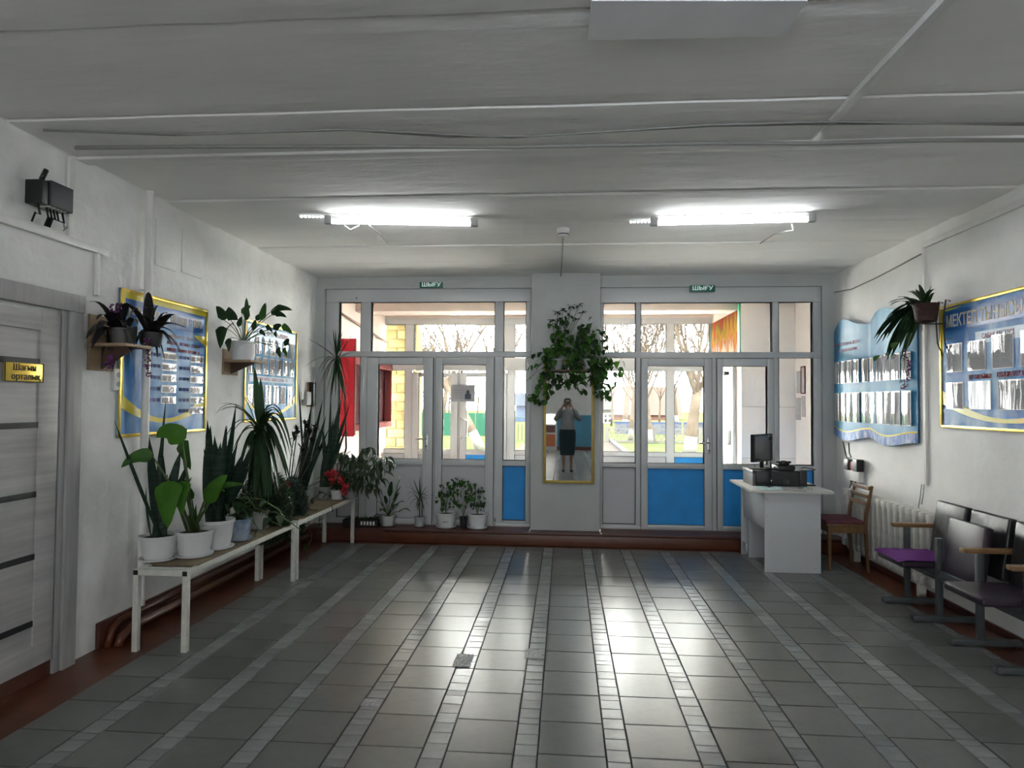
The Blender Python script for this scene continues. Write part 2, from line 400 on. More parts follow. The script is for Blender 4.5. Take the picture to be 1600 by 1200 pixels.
# front-facing wall of large panels, and the muralled return wall behind it
nz = 4
zz = [ZS, .86, 1.52, 2.16, 2.96]
for a, b in zip(zz[:-1], zz[1:]):
    xx = [XM, (XM+XR)/2+.03, XR]
    for c, d in zip(xx[:-1], xx[1:]):
        box('wall_panel', PANELW, wv, c+.002, d-.002, YC, YC+.02, a+.002, b-.002, b=.002)
box('wall_core', mat('panel_joint', (.30, .27, .25), .8), wv, XM+.01, XR+.2, YC+.012, Y2+.2, ZS, 2.96)
box('return_wall', CREAM, wv, XM, XM+.02, YC+.02, Y2+.2, ZS, 2.96)
# mural on the return wall
def mural():
    m = bpy.data.materials.new('painted_mural'); m.use_nodes = True; nt = m.node_tree; b = nt.nodes['Principled BSDF']
    tc = nn(nt, 'ShaderNodeTexCoord'); mp = nn(nt, 'ShaderNodeMapping'); mp.inputs['Scale'].default_value = (1, 9, 2.2)
    nt.links.new(tc.outputs['Object'], mp.inputs[0])
    nz = nn(nt, 'ShaderNodeTexNoise'); nz.inputs['Scale'].default_value = 1.3; nz.inputs['Detail'].default_value = 5; nt.links.new(mp.outputs[0], nz.inputs['Vector'])
    sx = nn(nt, 'ShaderNodeSeparateXYZ'); nt.links.new(tc.outputs['Object'], sx.inputs[0])
    mr = nn(nt, 'ShaderNodeMapRange'); mr.inputs[1].default_value = 2.15; mr.inputs[2].default_value = 2.85
    nt.links.new(sx.outputs['Z'], mr.inputs[0])
    ad = nn(nt, 'ShaderNodeMath', operation='MULTIPLY_ADD'); ad.inputs[1].default_value = .55
    nt.links.new(mr.outputs[0], ad.inputs[0]); nt.links.new(nz.outputs[0], ad.inputs[2])
    cr = nn(nt, 'ShaderNodeValToRGB'); e = cr.color_ramp.elements
    e[0].position = .38; e[0].color = (0.260, 0.308, 0.340, 1); e[1].position = 1.0; e[1].color = (0.292, 0.052, 0.036, 1)
    for p, c in ((.52, (0.356, 0.308, 0.196, 1)), (.60, (0.308, 0.300, 0.276, 1)), (.72, (0.308, 0.084, 0.036, 1)), (.80, (0.356, 0.204, 0.031, 1)), (.90, (0.148, 0.140, 0.044, 1))):
        n = e.new(p); n.color = c
    nt.links.new(ad.outputs[0], cr.inputs[0]); nt.links.new(cr.outputs[0], b.inputs['Base Color']); b.inputs['Roughness'].default_value = .9; b.inputs['Specular IOR Level'].default_value = 0
    return m
mu = thing('wall_mural', 'bright orange and pale painted mural with green edging high on vestibule wall', 'mural', (XM-.01, (YC+Y2)/2, 2.13))
box('painted_field', mural(), mu, XM-.012, XM, YC+.12, Y2-.06, 2.13, 2.80)
GREENT = mat('green_tape', (.05, .42, .20), .5)
box('green_edge', GREENT, mu, XM-.016, XM, YC+.02, YC+.12, 2.13, 2.92); box('green_edge', GREENT, mu, XM-.016, XM, Y2-.06, Y2+.0, 2.13, 2.80)
# side door in the return wall
sd = struct('door_5', (XM-.02, 9.2, ZS))
box('door_leaf', PVC, sd, XM-.035, XM-.004, YC+.32, Y2-.22, ZS+.02, 2.06, b=.004)
for (a, b, z0, z1) in ((YC+.24, YC+.32, ZS, 2.12), (Y2-.22, Y2-.14, ZS, 2.12), (YC+.24, Y2-.14, 2.06, 2.12)): box('door_casing', PVC, sd, XM-.05, XM, a, b, z0, z1, b=.004)
box('door_closer', BLACK, sd, XM-.10, XM-.035, YC+.5, YC+.75, 1.96, 2.0, b=.004)
box('door_handle', CHROME, sd, XM-.08, XM-.035, YC+.40, YC+.44, 1.0, 1.2, b=.004)
# notices pinned to the side wall of the vestibule
PAPER = mat('white_paper', (.72, .71, .68), .7, var=.02)
def print_mat(name, base, ink, lines, cols=1.4, dens=.5):
    """paper printed with rows of illegible text"""
    if name in MATS: return MATS[name]
    m = bpy.data.materials.new(name); m.use_nodes = True; nt = m.node_tree; b = nt.nodes['Principled BSDF']
    tc = nn(nt, 'ShaderNodeTexCoord'); sx = nn(nt, 'ShaderNodeSeparateXYZ'); nt.links.new(tc.outputs['Generated'], sx.inputs[0])
    w = nn(nt, 'ShaderNodeMath', operation='MULTIPLY'); w.inputs[1].default_value = lines; nt.links.new(sx.outputs['Z'], w.inputs[0])
    fr = nn(nt, 'ShaderNodeMath', operation='FRACT'); nt.links.new(w.outputs[0], fr.inputs[0])
    lt = nn(nt, 'ShaderNodeMath', operation='LESS_THAN'); lt.inputs[1].default_value = dens; nt.links.new(fr.outputs[0], lt.inputs[0])
    mp = nn(nt, 'ShaderNodeMapping'); mp.inputs['Scale'].default_value = (14, 14, lines*2); nt.links.new(tc.outputs['Generated'], mp.inputs[0])
    nz = nn(nt, 'ShaderNodeTexNoise'); nz.inputs['Scale'].default_value = cols; nz.inputs['Detail'].default_value = 2; nt.links.new(mp.outputs[0], nz.inputs['Vector'])
    gt = nn(nt, 'ShaderNodeMath', operation='GREATER_THAN'); gt.inputs[1].default_value = .45; nt.links.new(nz.outputs[0], gt.inputs[0])
    mu_ = nn(nt, 'ShaderNodeMath', operation='MULTIPLY'); nt.links.new(lt.outputs[0], mu_.inputs[0]); nt.links.new(gt.outputs[0], mu_.inputs[1])
    mx = nn(nt, 'ShaderNodeMix', data_type='RGBA'); mx.inputs[6].default_value = (*base, 1); mx.inputs[7].default_value = (*ink, 1)
    nt.links.new(mu_.outputs[0], mx.inputs[0]); nt.links.new(mx.outputs[2], b.inputs['Base Color']); b.inputs['Roughness'].default_value = .7; b.inputs['Specular IOR Level'].default_value = .1
    MATS[name] = m; return m
TEXTP = print_mat('printed_page', (.50, .50, .49), (.22, .22, .24), 26)
REDF = mat('red_paint', (.12, .002, .006), .75, var=.06, spec=.15)
for i, (ya, yb, za, zb, fr) in enumerate(((YC-.20, YC-.06, 1.70, 1.98, False), (YC-.36, YC-.24, 1.70, 2.02, True), (YC-.20, YC-.04, 1.36, 1.64, False), (YC-.36, YC-.24, 1.40, 1.66, False))):
    t = thing('pinned_notice', ['printed notice pinned near the vestibule corner, upper one without red frame', 'red framed notice on the vestibule side wall', 'lower printed notice nearest the vestibule corner', 'lower printed notice under the red framed one'][i], 'notice', (XR, ya, za), 'notices on the vestibule wall')
    box('sheet', TEXTP, t, XR-.008, XR-.003, ya, yb, za, zb)
    if fr:
        for (a, b, c, d) in ((ya-.01, yb+.01, za-.012, za), (ya-.01, yb+.01, zb, zb+.012), (ya-.01, ya, za, zb), (yb, yb+.01, za, zb)): box('frame_bar', REDF, t, XR-.014, XR-.002, a, b, c, d)
# red fire board and open red tool cabinet on the left vestibule wall
PINK = mat('faded_red_paint', (.20, .045, .042), .8, spec=.15); MAROON = mat('maroon_interior', (.05, .005, .008), .8, spec=.15)
REDD = mat('glossy_red_door', (.50, .008, .022), .5, var=.06, spec=.3)
YD_ = 8.35; xd = ony(553.5, 640, YD_).x
c0, c1 = YD_+.03, Y2-.05
rc = thing('fire_cabinet', 'open red fire cabinet with maroon inside, its plain red door turned to the room', 'cabinet', (XL+.05, 9.2, 1.1))
dr_ = box('cabinet_door', REDD, rc, XL+.012, xd, YD_-.012, YD_+.012, ony(545, 682, YD_).z, 2.36, b=.005)
box('door_edge', PINK, rc, xd, xd+.012, YD_-.02, YD_+.02, ony(545, 680, YD_).z, 2.36)
box('cabinet_back', MAROON, rc, XL+.006, XL+.02, c0, c1, 1.22, 2.12)
for (a, b, z0, z1, m) in ((c0, c0+.04, 1.18, 2.2, PINK), (c1-.04, c1, 1.18, 2.2, PINK), (c0, c1, 1.16, 1.24, PINK), (c0, c1, 2.05, 2.22, PINK), ((c0+c1)/2-.02, (c0+c1)/2+.02, 1.2, 2.1, MAROON)): box('cabinet_board', m, rc, XL+.008, XL+.13, a, b, z0, z1, b=.004)
MB().tube([(XL+.07, c0+.9, 1.3), (XL+.07, c0+.8, 1.95)], .015).build('tool_handle', WOOD, rc, world=True)
MB().lathe([(.055, 0), (.06, .03), (.06, .36), (.03, .42), (.02, .46)], 14, (XL+.085, c0+1.05, 1.24)).build('red_cylinder', REDD, rc, world=True, smooth='auto')
# conduit on the left vestibule wall
tag(MB().tube([(XL+.02, YF+.3, 2.72), (XL+.02, Y2, 2.52)], .016, 8).build('wall_conduit', mat('brown_conduit', (.25, .17, .13), .6), smooth=True), 'thin brown conduit sloping along the left vestibule wall', 'conduit')
# outer glazed front
P2 = lambda px: ony(px, 620, Y2).x
OUT = dict(ztop=2.90, gtop=2.80, gb=2.27, t1=2.06)
e = [P2(v) for v in (597, 601, 632.5, 647, 705, 729, 787, 805, 842, 860, 936, 1040, 1053.5, 1108.5, 1113)]
w2 = front('window_5', Y2, ZS, P2(594), XM, 2.90, 2.80, 2.27, 2.06,
      [(e[1], e[2], GREYP), (e[7], e[8], GREYP), (e[9], e[10]-.6, GREYP), (e[10]-.5, e[11], GREYP), (e[12], e[13], BLUEP)],
      [(e[1], e[2]), (e[3], e[6]), (e[7], e[8]), (e[9], e[10]-.6), (e[10]-.5, e[11]), (e[12], e[13])],
      [dict(name='door_6', x0=P2(645), x1=P2(716), g0=P2(655), g1=P2(705), m=GREYP), dict(name='door_7', x0=P2(719), x1=P2(792), g0=P2(729), g1=P2(782), m=BLUEP)],
      .80, .72, .25, 2.02, 1.96)
MB().tube([(P2(722), Y2-.05, .98), (P2(722)+.0, Y2-.13, 1.0), (P2(722)+.10, Y2-.14, 1.02), (P2(722)+.11, Y2-.14, 1.26), (P2(722)+.0, Y2-.13, 1.29), (P2(722), Y2-.05, 1.30)], .013, 8).build('pull_handle', CHROME, w2, world=True, smooth=True)
q = MB(); q.box(XL-.3, P2(594), Y2-.04, Y2+.2, -.1, 3.1); q.box(XL-.3, XM+.1, Y2-.04, Y2+.2, 2.9, 3.1)
tag(q.build('wall_outer', CREAM), kind='structure')
# ------------------------------------------------------------------ outside: porch, yard, fence, trees
ZG = -.15
GRASS = mat('spring_grass', (0.0193, 0.0281, 0.0112), .9, spec=0.0, col2=(.033, .032, .018), scale=.9, bump=.4, bscale=8)
PATH = mat('dusty_path', (0.0297, 0.0256, 0.0235), .9, spec=0.0, var=.12, scale=1.5)
gd = tag(box('ground', GRASS, None, -70, 70, Y2+.2, 150, ZG-.3, ZG), kind='structure')
box('porch_bounce_slab', mat('bounce_concrete', (.55, .53, .50), .9, var=.1), gd, -7, 7, Y2+.2, 16.3, ZG, ZG+.03)  # unseen pale slab, laid here to bounce light up to the hall ceiling
pc = tag(box('porch_roof', CREAM, None, -4.2, 4.6, Y2+.2, 11.2, 2.96, 3.16, b=.02), kind='structure')
q = MB(); pts = [(x/4., 11.22, 2.90+random.uniform(-.03, .02)) for x in range(-16, 19)]
for a, b in zip(pts[:-1], pts[1:]): q.add([a, b, (b[0], b[1], 3.2), (a[0], a[1], 3.2), (a[0], a[1]+.1, a[2]), (b[0], b[1]+.1, b[2])], [(0, 1, 2, 3), (0, 4, 5, 1)])
q.build('roof_edge', mat('yellowed_render', (.10, .08, .045), .9, spec=0.0, var=.2, scale=5), pc)
# limestone pier carrying the porch, block by block
LIME = mat('yellow_limestone', (0.1165, 0.0905, 0.0405), .9, spec=0.0, var=.25, scale=6, rand=.25, bump=.4, bscale=12)
YPi = 11.3
x0p, x1p = ony(590, 640, YPi).x, ony(650, 640, YPi).x
pier = struct('wall_pier', (x0p, YPi, ZG))
box('mortar_core', mat('grey_mortar', (0.1013, 0.0791, 0.0381), .9, spec=0.0), pier, x0p+.01, x1p-.01, YPi+.012, YPi+.5, ZG, 2.96)
z = ZG; r = 0; bh = .155
while z < 2.9:
    x = x0p-(.16 if r % 2 else 0)
    while x < x1p:
        a, b = max(x, x0p), min(x+.33, x1p)
        if b-a > .04: box('stone_block', LIME, pier, a+.006, b-.006, YPi+random.uniform(-.008, .004), YPi+.49, z+.006, z+bh-.006, b=.012)
        x += .33
    z += bh; r += 1
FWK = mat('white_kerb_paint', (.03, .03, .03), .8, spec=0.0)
# path and kerb
def ground(px, py): return onz(px, py, ZG)
q = MB(); A, B, C_, D = ground(950, 693), ground(992, 719), ground(900, 719), ground(935, 693)
q.box(-1.7, ground(968, 705).x, 16.3, 31, ZG, ZG+.02); q.build('yard_path', PATH, gd)
k0, k1 = ground(953, 692), ground(990, 717)
box('white_kerb', FWK, gd, ground(968, 705).x, ground(968, 705).x+.22, 16.3, 31, ZG, ZG+.10)
# lattice fence of white concrete
FY = ground(1000, 692).y
fz = ony(1000, 669, FY).z
fe = thing('lattice_fence', 'low white lattice fence beyond the lawn', 'fence', (4, FY, ZG))
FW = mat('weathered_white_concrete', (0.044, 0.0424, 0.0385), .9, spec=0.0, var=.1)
x = ony(948, 680, FY).x
while x < 14:
    box('fence_post', FW, fe, x-.08, x+.08, FY-.08, FY+.08, ZG, fz+.05)
    q = MB(); n = 7; w = 2.0
    q.box(x+.08, x+w-.08, FY-.03, FY+.03, fz-.06, fz); q.box(x+.08, x+w-.08, FY-.03, FY+.03, ZG+.02, ZG+.1)
    hh = (fz-.06)-(ZG+.1); st_ = (w-.16)/n
    for i in range(n):
        xa = x+.08+i*st_
        q.tube([(xa, FY, ZG+.1), (xa+st_, FY, fz-.06)], .022, 4); q.tube([(xa+st_, FY, ZG+.1), (xa, FY, fz-.06)], .022, 4)
    q.build('lattice_panel', FW, fe, world=True); x += w
# railing and green fence on the left of the yard
gf = thing('green_fence', 'teal green board fence beyond the trees', 'fence', (-5, 34, ZG))
TEAL = mat('teal_paint', (0.009, 0.0298, 0.0196), .7, spec=0.0)
for i in range(12): box('fence_board', TEAL, gf, -9.5+i*.55, -9.5+i*.55+.52, 34, 34.05, ZG, ony(700, 645, 34).z, b=0)
mr_ = thing('metal_railing', 'thin teal metal railing across the yard seen beside the pillar', 'railing', (-2, 30, ZG))
rx0, rx1 = ony(798, 660, 30).x, ony(845, 660, 30).x
for z in (ony(810, 645, 30).z, ony(810, 653, 30).z): box('rail', TEAL, mr_, rx0, rx1, 30, 30.04, z-.02, z+.02)
for i in range(9): box('baluster', mat('grey_bars', (0.0192, 0.0224, 0.0224), .6, spec=0.0), mr_, rx0+(rx1-rx0)*i/8-.012, rx0+(rx1-rx0)*i/8+.012, 30, 30.03, ZG, ony(810, 662, 30).z)
# houses far behind
def house(label, x0, x1, y, h, rh, wm, rm, win):
    t = thing('house', label, 'house', ((x0+x1)/2, y, ZG))
    box('house_wall', wm, t, x0, x1, y, y+6, ZG, h)
    q = MB(); q.add([(x0-.4, y-.4, h), (x1+.4, y-.4, h), (x1+.4, y+6.4, h), (x0-.4, y+6.4, h), (x0-.4, y+3, h+rh), (x1+.4, y+3, h+rh)], [(0, 1, 5, 4), (2, 3, 4, 5), (0, 4, 3), (1, 2, 5)])
    q.build('roof', rm, t, world=True)
    for (a, b, c, d) in win:
        f = box('window_frame', WHITE, t, a, b, y-.06, y+.02, c, d)
        nx = max(2, int((b-a)/.5))
        for i in range(nx):
            for j in range(2):
                u = a+(b-a)*i/nx; v = a+(b-a)*(i+1)/nx; p = c+(d-c)*j/2; r = c+(d-c)*(j+1)/2
                o = box('pane', mat('far_window_glass', (.008, .008, .009), .1), None, u+.06, v-.06, y-.09, y-.05, p+.06, r-.06); o.parent = f; o.location = (0, 0, 0)
                o.location = (0, 0, 0)
    return t
HY = 58
hx = lambda px, Y=HY: ony(px, 650, Y).x
hz = lambda py, Y=HY: ony(960, py, Y).z
house('cream house with gridded window past the lawn', hx(925), hx(959), HY, hz(640), 1.6, mat('cream_house_wall', (0.0519, 0.0493, 0.0392), .9, spec=0.0), mat('grey_house_roof', (0.021, 0.021, 0.021), .8, spec=0.0), [(hx(943), hx(956), hz(661), hz(646))])
house('long house with orange brick wall and blue plinth fence', hx(962, 70), hx(1060, 70), 70, hz(648, 70), 3.0, mat('orange_brick_wall', (0.0532, 0.0293, 0.0225), .9, spec=0.0, var=.2, scale=3), mat('rust_roof', (0.0342, 0.0241, 0.0209), .9, spec=0.0), [])
bf = thing('banner_fence', 'blue and white lettered band along the far street fence', 'fence', (10, 38, ZG))
BLP = print_mat('blue_banner', (.010, .016, .034), (.030, .031, .033), 2, 1.0, .7)
xa = ony(961, 665, 38).x
for i in range(6): box('banner_panel', BLP, bf, xa+i*1.9, xa+i*1.9+1.8, 38, 38.05, ZG, ony(980, 659, 38).z)
house('small blue house glimpsed left of the pillar', ony(806, 640, 60).x, ony(830, 640, 60).x, 60, ony(806, 634, 60).z, 1.2, mat('blue_house_wall', (0.025, 0.03, 0.0503), .9, spec=0.0), mat('blue_grey_roof', (.012, .014, .018), .9, spec=0.0), [])
# bare trees with whitewashed trunks
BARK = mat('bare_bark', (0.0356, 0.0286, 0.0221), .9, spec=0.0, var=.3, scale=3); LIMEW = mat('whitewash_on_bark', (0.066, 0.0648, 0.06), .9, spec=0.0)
def tree(label, px, py, h, r, lean=0., n=5, sd=1, white=.36):
    r = r*.72; rnd = random.Random(sd); p = ground(px, py); t = thing('bare_tree', label, 'tree', p)
    q = MB(); top = Vector((lean, 0, h*.35))
    q.tube([(0, 0, 0), (lean*.3, 0, h*.12), (lean*.6, 0, h*.22), tuple(top)], [r*1.15, r, r*.9, r*.75], 8); q.build('trunk', BARK, t, smooth=True)
    MB().tube([(0, 0, 0), (lean*.3*white*2, 0, h*.12*white*2)], [r*1.22, r*1.06], 8).build('whitewash', LIMEW, t, smooth=True)
    q = MB()
    def br(a, d, l, rr, lev):
        b = a+d*l*.5+Vector((rnd.uniform(-.1, .1), rnd.uniform(-.1, .1), .03))*l; c = b+(d+Vector((rnd.uniform(-.3, .3), rnd.uniform(-.3, .3), .2))).normalized()*l*.5
        q.tube([a, b, c], [rr, rr*.75, rr*.5], 3 if lev > 1 else 5, cap=False)
        if lev < 4:
            for i in range(4 if lev < 2 else 3):
                s = rnd.choice((b, c, (b+c)/2)); dd = (d+Vector((rnd.uniform(-.9, .9), rnd.uniform(-.9, .9), rnd.uniform(-.1, .7)))).normalized()
                br(s, dd, l*rnd.uniform(.5, .75), max(rr*.5, .012), lev+1)
    for i in range(n):
        a = 2*math.pi*i/n+rnd.uniform(-.3, .3); d = Vector((math.cos(a)*.55, math.sin(a)*.55, 1)).normalized()
        br(top*rnd.uniform(.7, 1.0), d, h*rnd.uniform(.25, .38), r*.34, 0)
    tag(q.build('branches', BARK, t), kind='stuff')
tree('thick whitewashed tree outside the door with the handle on the right', 1077, 710, 7, .27, .3, 7, 3)
tree('bare tree overhanging the lattice fence', 985, 690, 7, .14, .2, 6, 21)
tree('slimmer bare tree left of the thick whitewashed one', 1015, 693, 7, .20, -.2, 5, 4)
tree('leaning bare tree seen through the left door pane with the notice', 751, 702, 7.5, .22, -1.4, 6, 5)
tree('bare tree right of the leaning one', 768, 690, 8, .22, .4, 6, 6)
tree('bare tree far behind the left entrance', 690, 672, 8, .2, .3, 6, 8)
tree('distant bare tree behind the lawn', 975, 676, 9, .2, .3, 7, 10)
tree('distant bare tree behind the lattice fence', 1058, 664, 9, .2, -.3, 7, 12)
for k, (px, py, hh) in enumerate(((655, 669, 6), (700, 667, 6), (745, 668, 6), (955, 666, 7), (1000, 668, 6), (1030, 667, 7), (1085, 668, 7))):
    tree(('twiggy shrub at the far left of the yard, behind the porch pier', 'twiggy shrub just right of the porch pier, by the green fence', 'twiggy shrub behind the leaning tree', 'twiggy shrub beside the cream house', 'twiggy shrub before the orange brick house', 'twiggy shrub right of the orange brick house', 'twiggy shrub behind the thick whitewashed tree')[k], px, py, hh, .10, .1, 8, 40+k, .02)
tree('bare tree at the right edge of the lawn', 1110, 680, 9, .22, -.3, 7, 13)
# ------------------------------------------------------------------ lamps
TUBE = mat('lit_tube', (.9, .9, .9), .4, emit=((.95, .98, 1), 13.5)); TUBE2 = mat('lit_cool_tube', (.9, .9, .9), .4, emit=((.78, .87, 1), 19.0))
def lamp(label, a, b, group='ceiling tube lamps', strip=None, z=2.93, tm=TUBE):
    a = Vector((a[0], a[1], z)); b = Vector((b[0], b[1], z)); d = (b-a).normalized()
    t = thing('tube_lamp', label, 'lamp', (a+b)/2, group)
    n = Vector((-d.y, d.x, 0)); up = Vector((0, 0, 1))
    M = Matrix.Translation((a+b)/2) @ Matrix((d, n, up)).transposed().to_4x4(); L = (b-a).length
    MB().bbox(-L/2, L/2, -.013, .013, .016, .045, .005, M=M).build('lamp_housing', WHITE, t, world=True, smooth='auto')
    MB().tube([M @ Vector((-L/2+.03, 0, .0)), M @ Vector((L/2-.03, 0, 0))], .016, 10).build('light_tube', tm, t, world=True, smooth=True)
    for s in (-1, 1): MB().bbox(s*L/2-.028, s*L/2+.028, -.024, .024, -.02, .045, .006, M=M).build('end_cap', mat('grey_plastic', (.35, .36, .36), .5), t, world=True, smooth='auto')
    for s in (-.3, .3): MB().cyl(M @ Vector((s*L, 0, .04)), M @ Vector((s*L, 0, ZC-z+.01)), .006, 6).build('hanger', CHROME, t, world=True)
    return t
T1 = lamp('lit white tube lamp on the ceiling left of the smoke detector', onz(513, 346, 2.93), onz(741, 350, 2.93))
T2 = lamp('lit white tube lamp on the ceiling right of the smoke detector', onz(1022, 349, 2.93), onz(1268, 343, 2.93))
lamp('lit tube lamp further back on the ceiling behind the photographer', (-.15, 1.55), (1.05, 1.58), tm=TUBE2)
LEDM = mat('lit_led_strip', (.9, .9, .9), .4, emit=((.92, .98, 1), 2.2))
for (label, a, b) in (('dotted strip light above the left tube lamp', onz(468, 338, 2.978), onz(735, 345, 2.978)), ('dotted strip light beside the right tube lamp', onz(983, 347, 2.978), onz(1240, 340, 2.978))):
    t = thing('strip_light', label, 'strip light', (a+b)/2)
    q = MB(); n = 44
    MB().tube([a+Vector((0, 0, .012)), b+Vector((0, 0, .012))], .010, 6).build('strip_base', WHITE, t, world=True)
    for i in range(n):
        p = a.lerp(b, (i+.5)/n); q.box(p.x-.007, p.x+.007, p.y-.007, p.y+.007, p.z-.008, p.z+.004)
    tag(q.build('led_dots', LEDM, t, world=True), kind='stuff')
# lamp leads
p = onz(605, 379, ZC-.01); a = onz(577, 352, 2.93)
tag(MB().tube([a, a.lerp(p, .5)+Vector((0, 0, .01)), p], .006, 6).build('lamp_cable', CABLE, smooth=True), 'loose grey lead from the left tube lamp to the ceiling', 'cable')
p = onz(1188, 380, ZC-.01); a = onz(1237, 350, 2.93)
tag(MB().tube([a, a+Vector((.01, 0, -.05)), a+Vector((-.03, .02, -.05)), a.lerp(p, .5), p], .006, 6).build('lamp_cable', CABLE, smooth=True), 'loose grey lead from the right tube lamp to the ceiling', 'cable')
a = onz(550, 352, 2.93)
tag(MB().tube([a+Vector((-.06, 0, 0)), a+Vector((-.01, 0, -.035)), a+Vector((.06, 0, 0))], .006, 6).build('lamp_cable', CABLE, smooth=True), 'white looped lead under the left tube lamp', 'cable')
# smoke detector and its wire
c = onz(880, 366, 2.95); sm = thing('smoke_detector', 'round white smoke detector on the ceiling between the tube lamps', 'detector', (c.x, c.y, 2.93))
MB().lathe([(.052, .07), (.055, .05), (.055, .035)], 18).build('detector_base', WHITE, sm, smooth='auto')
MB().lathe([(.05, .035), (.045, .012), (.03, .0)], 18).build('detector_head', WHITE, sm, smooth='auto')
MB().lathe([(.047, .022), (.0475, .014)], 18).build('vent_slot', BLACK, sm)
tag(MB().tube([(c.x, c.y+.05, ZC-.008), (c.x-.01, c.y+.9, ZC-.02), (c.x-.03, YP-.01, ZC-.03)], .006, 6).build('detector_cable', CABLE, smooth=True), 'thin white wire from smoke detector to the pillar', 'cable')
# conduit along the ceiling, loose cables across it, repair panel
a, b = onz(1273, 222, 2.97), onz(1482, 0, 2.97)
q = MB(); q.bbox(-.022, .022, 0, 4.0, 0, .03, .004); o = tag(q.build('ceiling_conduit', WHITE, smooth='auto'), 'straight white cable conduit running along the ceiling at the right', 'conduit'); o.location = (a.x, a.y-4.0, ZC-.03)
for (label, pts, r) in (
    ('upper thin cable sagging across the ceiling', [(68, 203), (270, 211), (540, 202), (800, 215), (1110, 195), (1300, 190), (1600, 195)], .006),
    ('lower thin cable sagging across the ceiling', [(68, 204), (300, 210), (545, 203), (700, 214), (830, 213), (1110, 197), (1300, 194), (1600, 192)], .005),
    ('dark cable bundle along the ceiling rib', [(118, 231), (300, 229), (560, 229), (800, 230), (1100, 224), (1275, 224), (1450, 219), (1600, 219)], .011)):
    tag(MB().tube([onz(x, y, ZC-.055 if r > .01 else ZC-.03) for x, y in pts], r, 6).build('ceiling_cable', CABLE, smooth=True), label, 'cable', 'cables across the ceiling')
q = MB(); pts = [onz(x, y, ZC-.012) for x, y in ((918, 58), (1226, 52), (1262, -4), (924, -4))]
rp_ = tag(q.poly([pts[0], pts[1], pts[2], pts[3]], (0, 0, -1), .012).build('repair_panel', mat('white_board', (.76, .76, .78), .6, var=.03)), 'white repair board screwed to the ceiling at the top of the view', 'panel')
# exit signs
SIGN = mat('green_exit_sign', (.005, .13, .085), .4); LETT = mat('pale_lettering', (.62, .72, .68), .5, emit=((.6, .8, .7), .12))
def text(body, size, m, parent, M, name='lettering', ext=.0015, width=None, bold=0.):
    cu = bpy.data.curves.new('txt', 'FONT'); cu.body = body; cu.size = size; cu.align_x = 'CENTER'; cu.align_y = 'CENTER'; cu.extrude = ext; cu.offset = bold; cu.resolution_u = 3
    tmp = bpy.data.objects.new('txt', cu); COL.objects.link(tmp)
    dg = bpy.context.evaluated_depsgraph_get(); me = bpy.data.meshes.new_from_object(tmp.evaluated_get(dg))
    bpy.data.objects.remove(tmp); bpy.data.curves.remove(cu)
    me.materials.clear(); me.materials.append(m)
    if width:
        xs = [v.co.x for v in me.vertices]; k = width/max(1e-6, max(xs)-min(xs)); me.transform(Matrix.Diagonal((k, 1, 1, 1)))
    me.transform(M); o = bpy.data.objects.new(name, me); COL.objects.link(o)
    if parent is not None: o.parent = parent; o.location = -Vector(parent.location)
    return o
FACE_Y = lambda x, y, z: Matrix.Translation((x, y, z)) @ Matrix.Rotation(math.radians(90), 4, 'X')            # readable from -y
FACE_XP = lambda x, y, z: Matrix.Translation((x, y, z)) @ Matrix.Rotation(math.radians(90), 4, 'Z') @ Matrix.Rotation(math.radians(90), 4, 'X')   # on the left wall, readable from +x
FACE_XN = lambda x, y, z: Matrix.Translation((x, y, z)) @ Matrix.Rotation(math.radians(-90), 4, 'Z') @ Matrix.Rotation(math.radians(90), 4, 'X')  # on the right wall, readable from -x
for (label, p0, p1) in (('green exit sign above the left entrance doors', (656, 441), (692, 450)), ('green exit sign above the right entrance doors', (1078, 446), (1117, 456))):
    a, b = ony(*p0, YB-.012), ony(*p1, YB-.012); t = thing('exit_sign', label, 'sign', ((a.x+b.x)/2, YB-.01, b.z), 'exit signs')
    box('sign_plate', SIGN, t, a.x, b.x, YB-.024, YB, b.z, a.z, b=.003)
    text('ШЫҒУ', .062, LETT, t, FACE_Y((a.x+b.x)/2, YB-.0255, (a.z+b.z)/2+.002), width=(b.x-a.x)*.82, bold=.0012)
# ------------------------------------------------------------------ left wall
LAM = mat('grey_laminate', (.43, .42, .415), .45, var=.16, scale=3, stretch=(1, .6, 9), bump=.03, bscale=30)
CAS = mat('grey_casing', (.36, .355, .355), .5, var=.12, scale=4, stretch=(9, 9, .6))
d = struct('door_8', (XL, 3.3, 0))
YD = onx(90, 700, XL+.02).y; YO = onx(124, 700, XL+.035).y
box('door_leaf', LAM, d, XL, XL+.018, YD-.90, YD-.012, .09, 2.035, b=.003)
for (a, b, z0, z1) in ((YD-.15, YD-.012, .09, 2.035), (YD-.90, YD-.76, .09, 2.035), (YD-.76, YD-.15, .09, .21), (YD-.76, YD-.15, 1.93, 2.035)): box('leaf_stile', LAM, d, XL+.015, XL+.028, a, b, z0, z1, b=.003)
for px_y in (567, 663, 768, 862, 962):
    z = onx(80, px_y, XL+.02).z; box('black_band', BLACK, d, XL+.016, XL+.024, YD-.76, YD-.15, z-.016, z+.016)
for k, (a, b) in enumerate(((YD, YD+.045), (YD+.045, YO))):
    box('door_casing', CAS, d, XL, XL+(.03, .045)[k], a, b, 0, 2.10, b=.006)
box('door_casing', CAS, d, XL, XL+.052, YD-1.0, YO+.004, 2.062, 2.165, b=.006)
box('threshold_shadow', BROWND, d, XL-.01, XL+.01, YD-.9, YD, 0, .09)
p0, p1 = onx(6, 564, XL+.03), onx(66, 598, XL+.03)
t = thing('door_plaque', 'gold plaque lettered in black on the grey door', 'plaque', (XL+.03, (p0.y+p1.y)/2, p1.z))
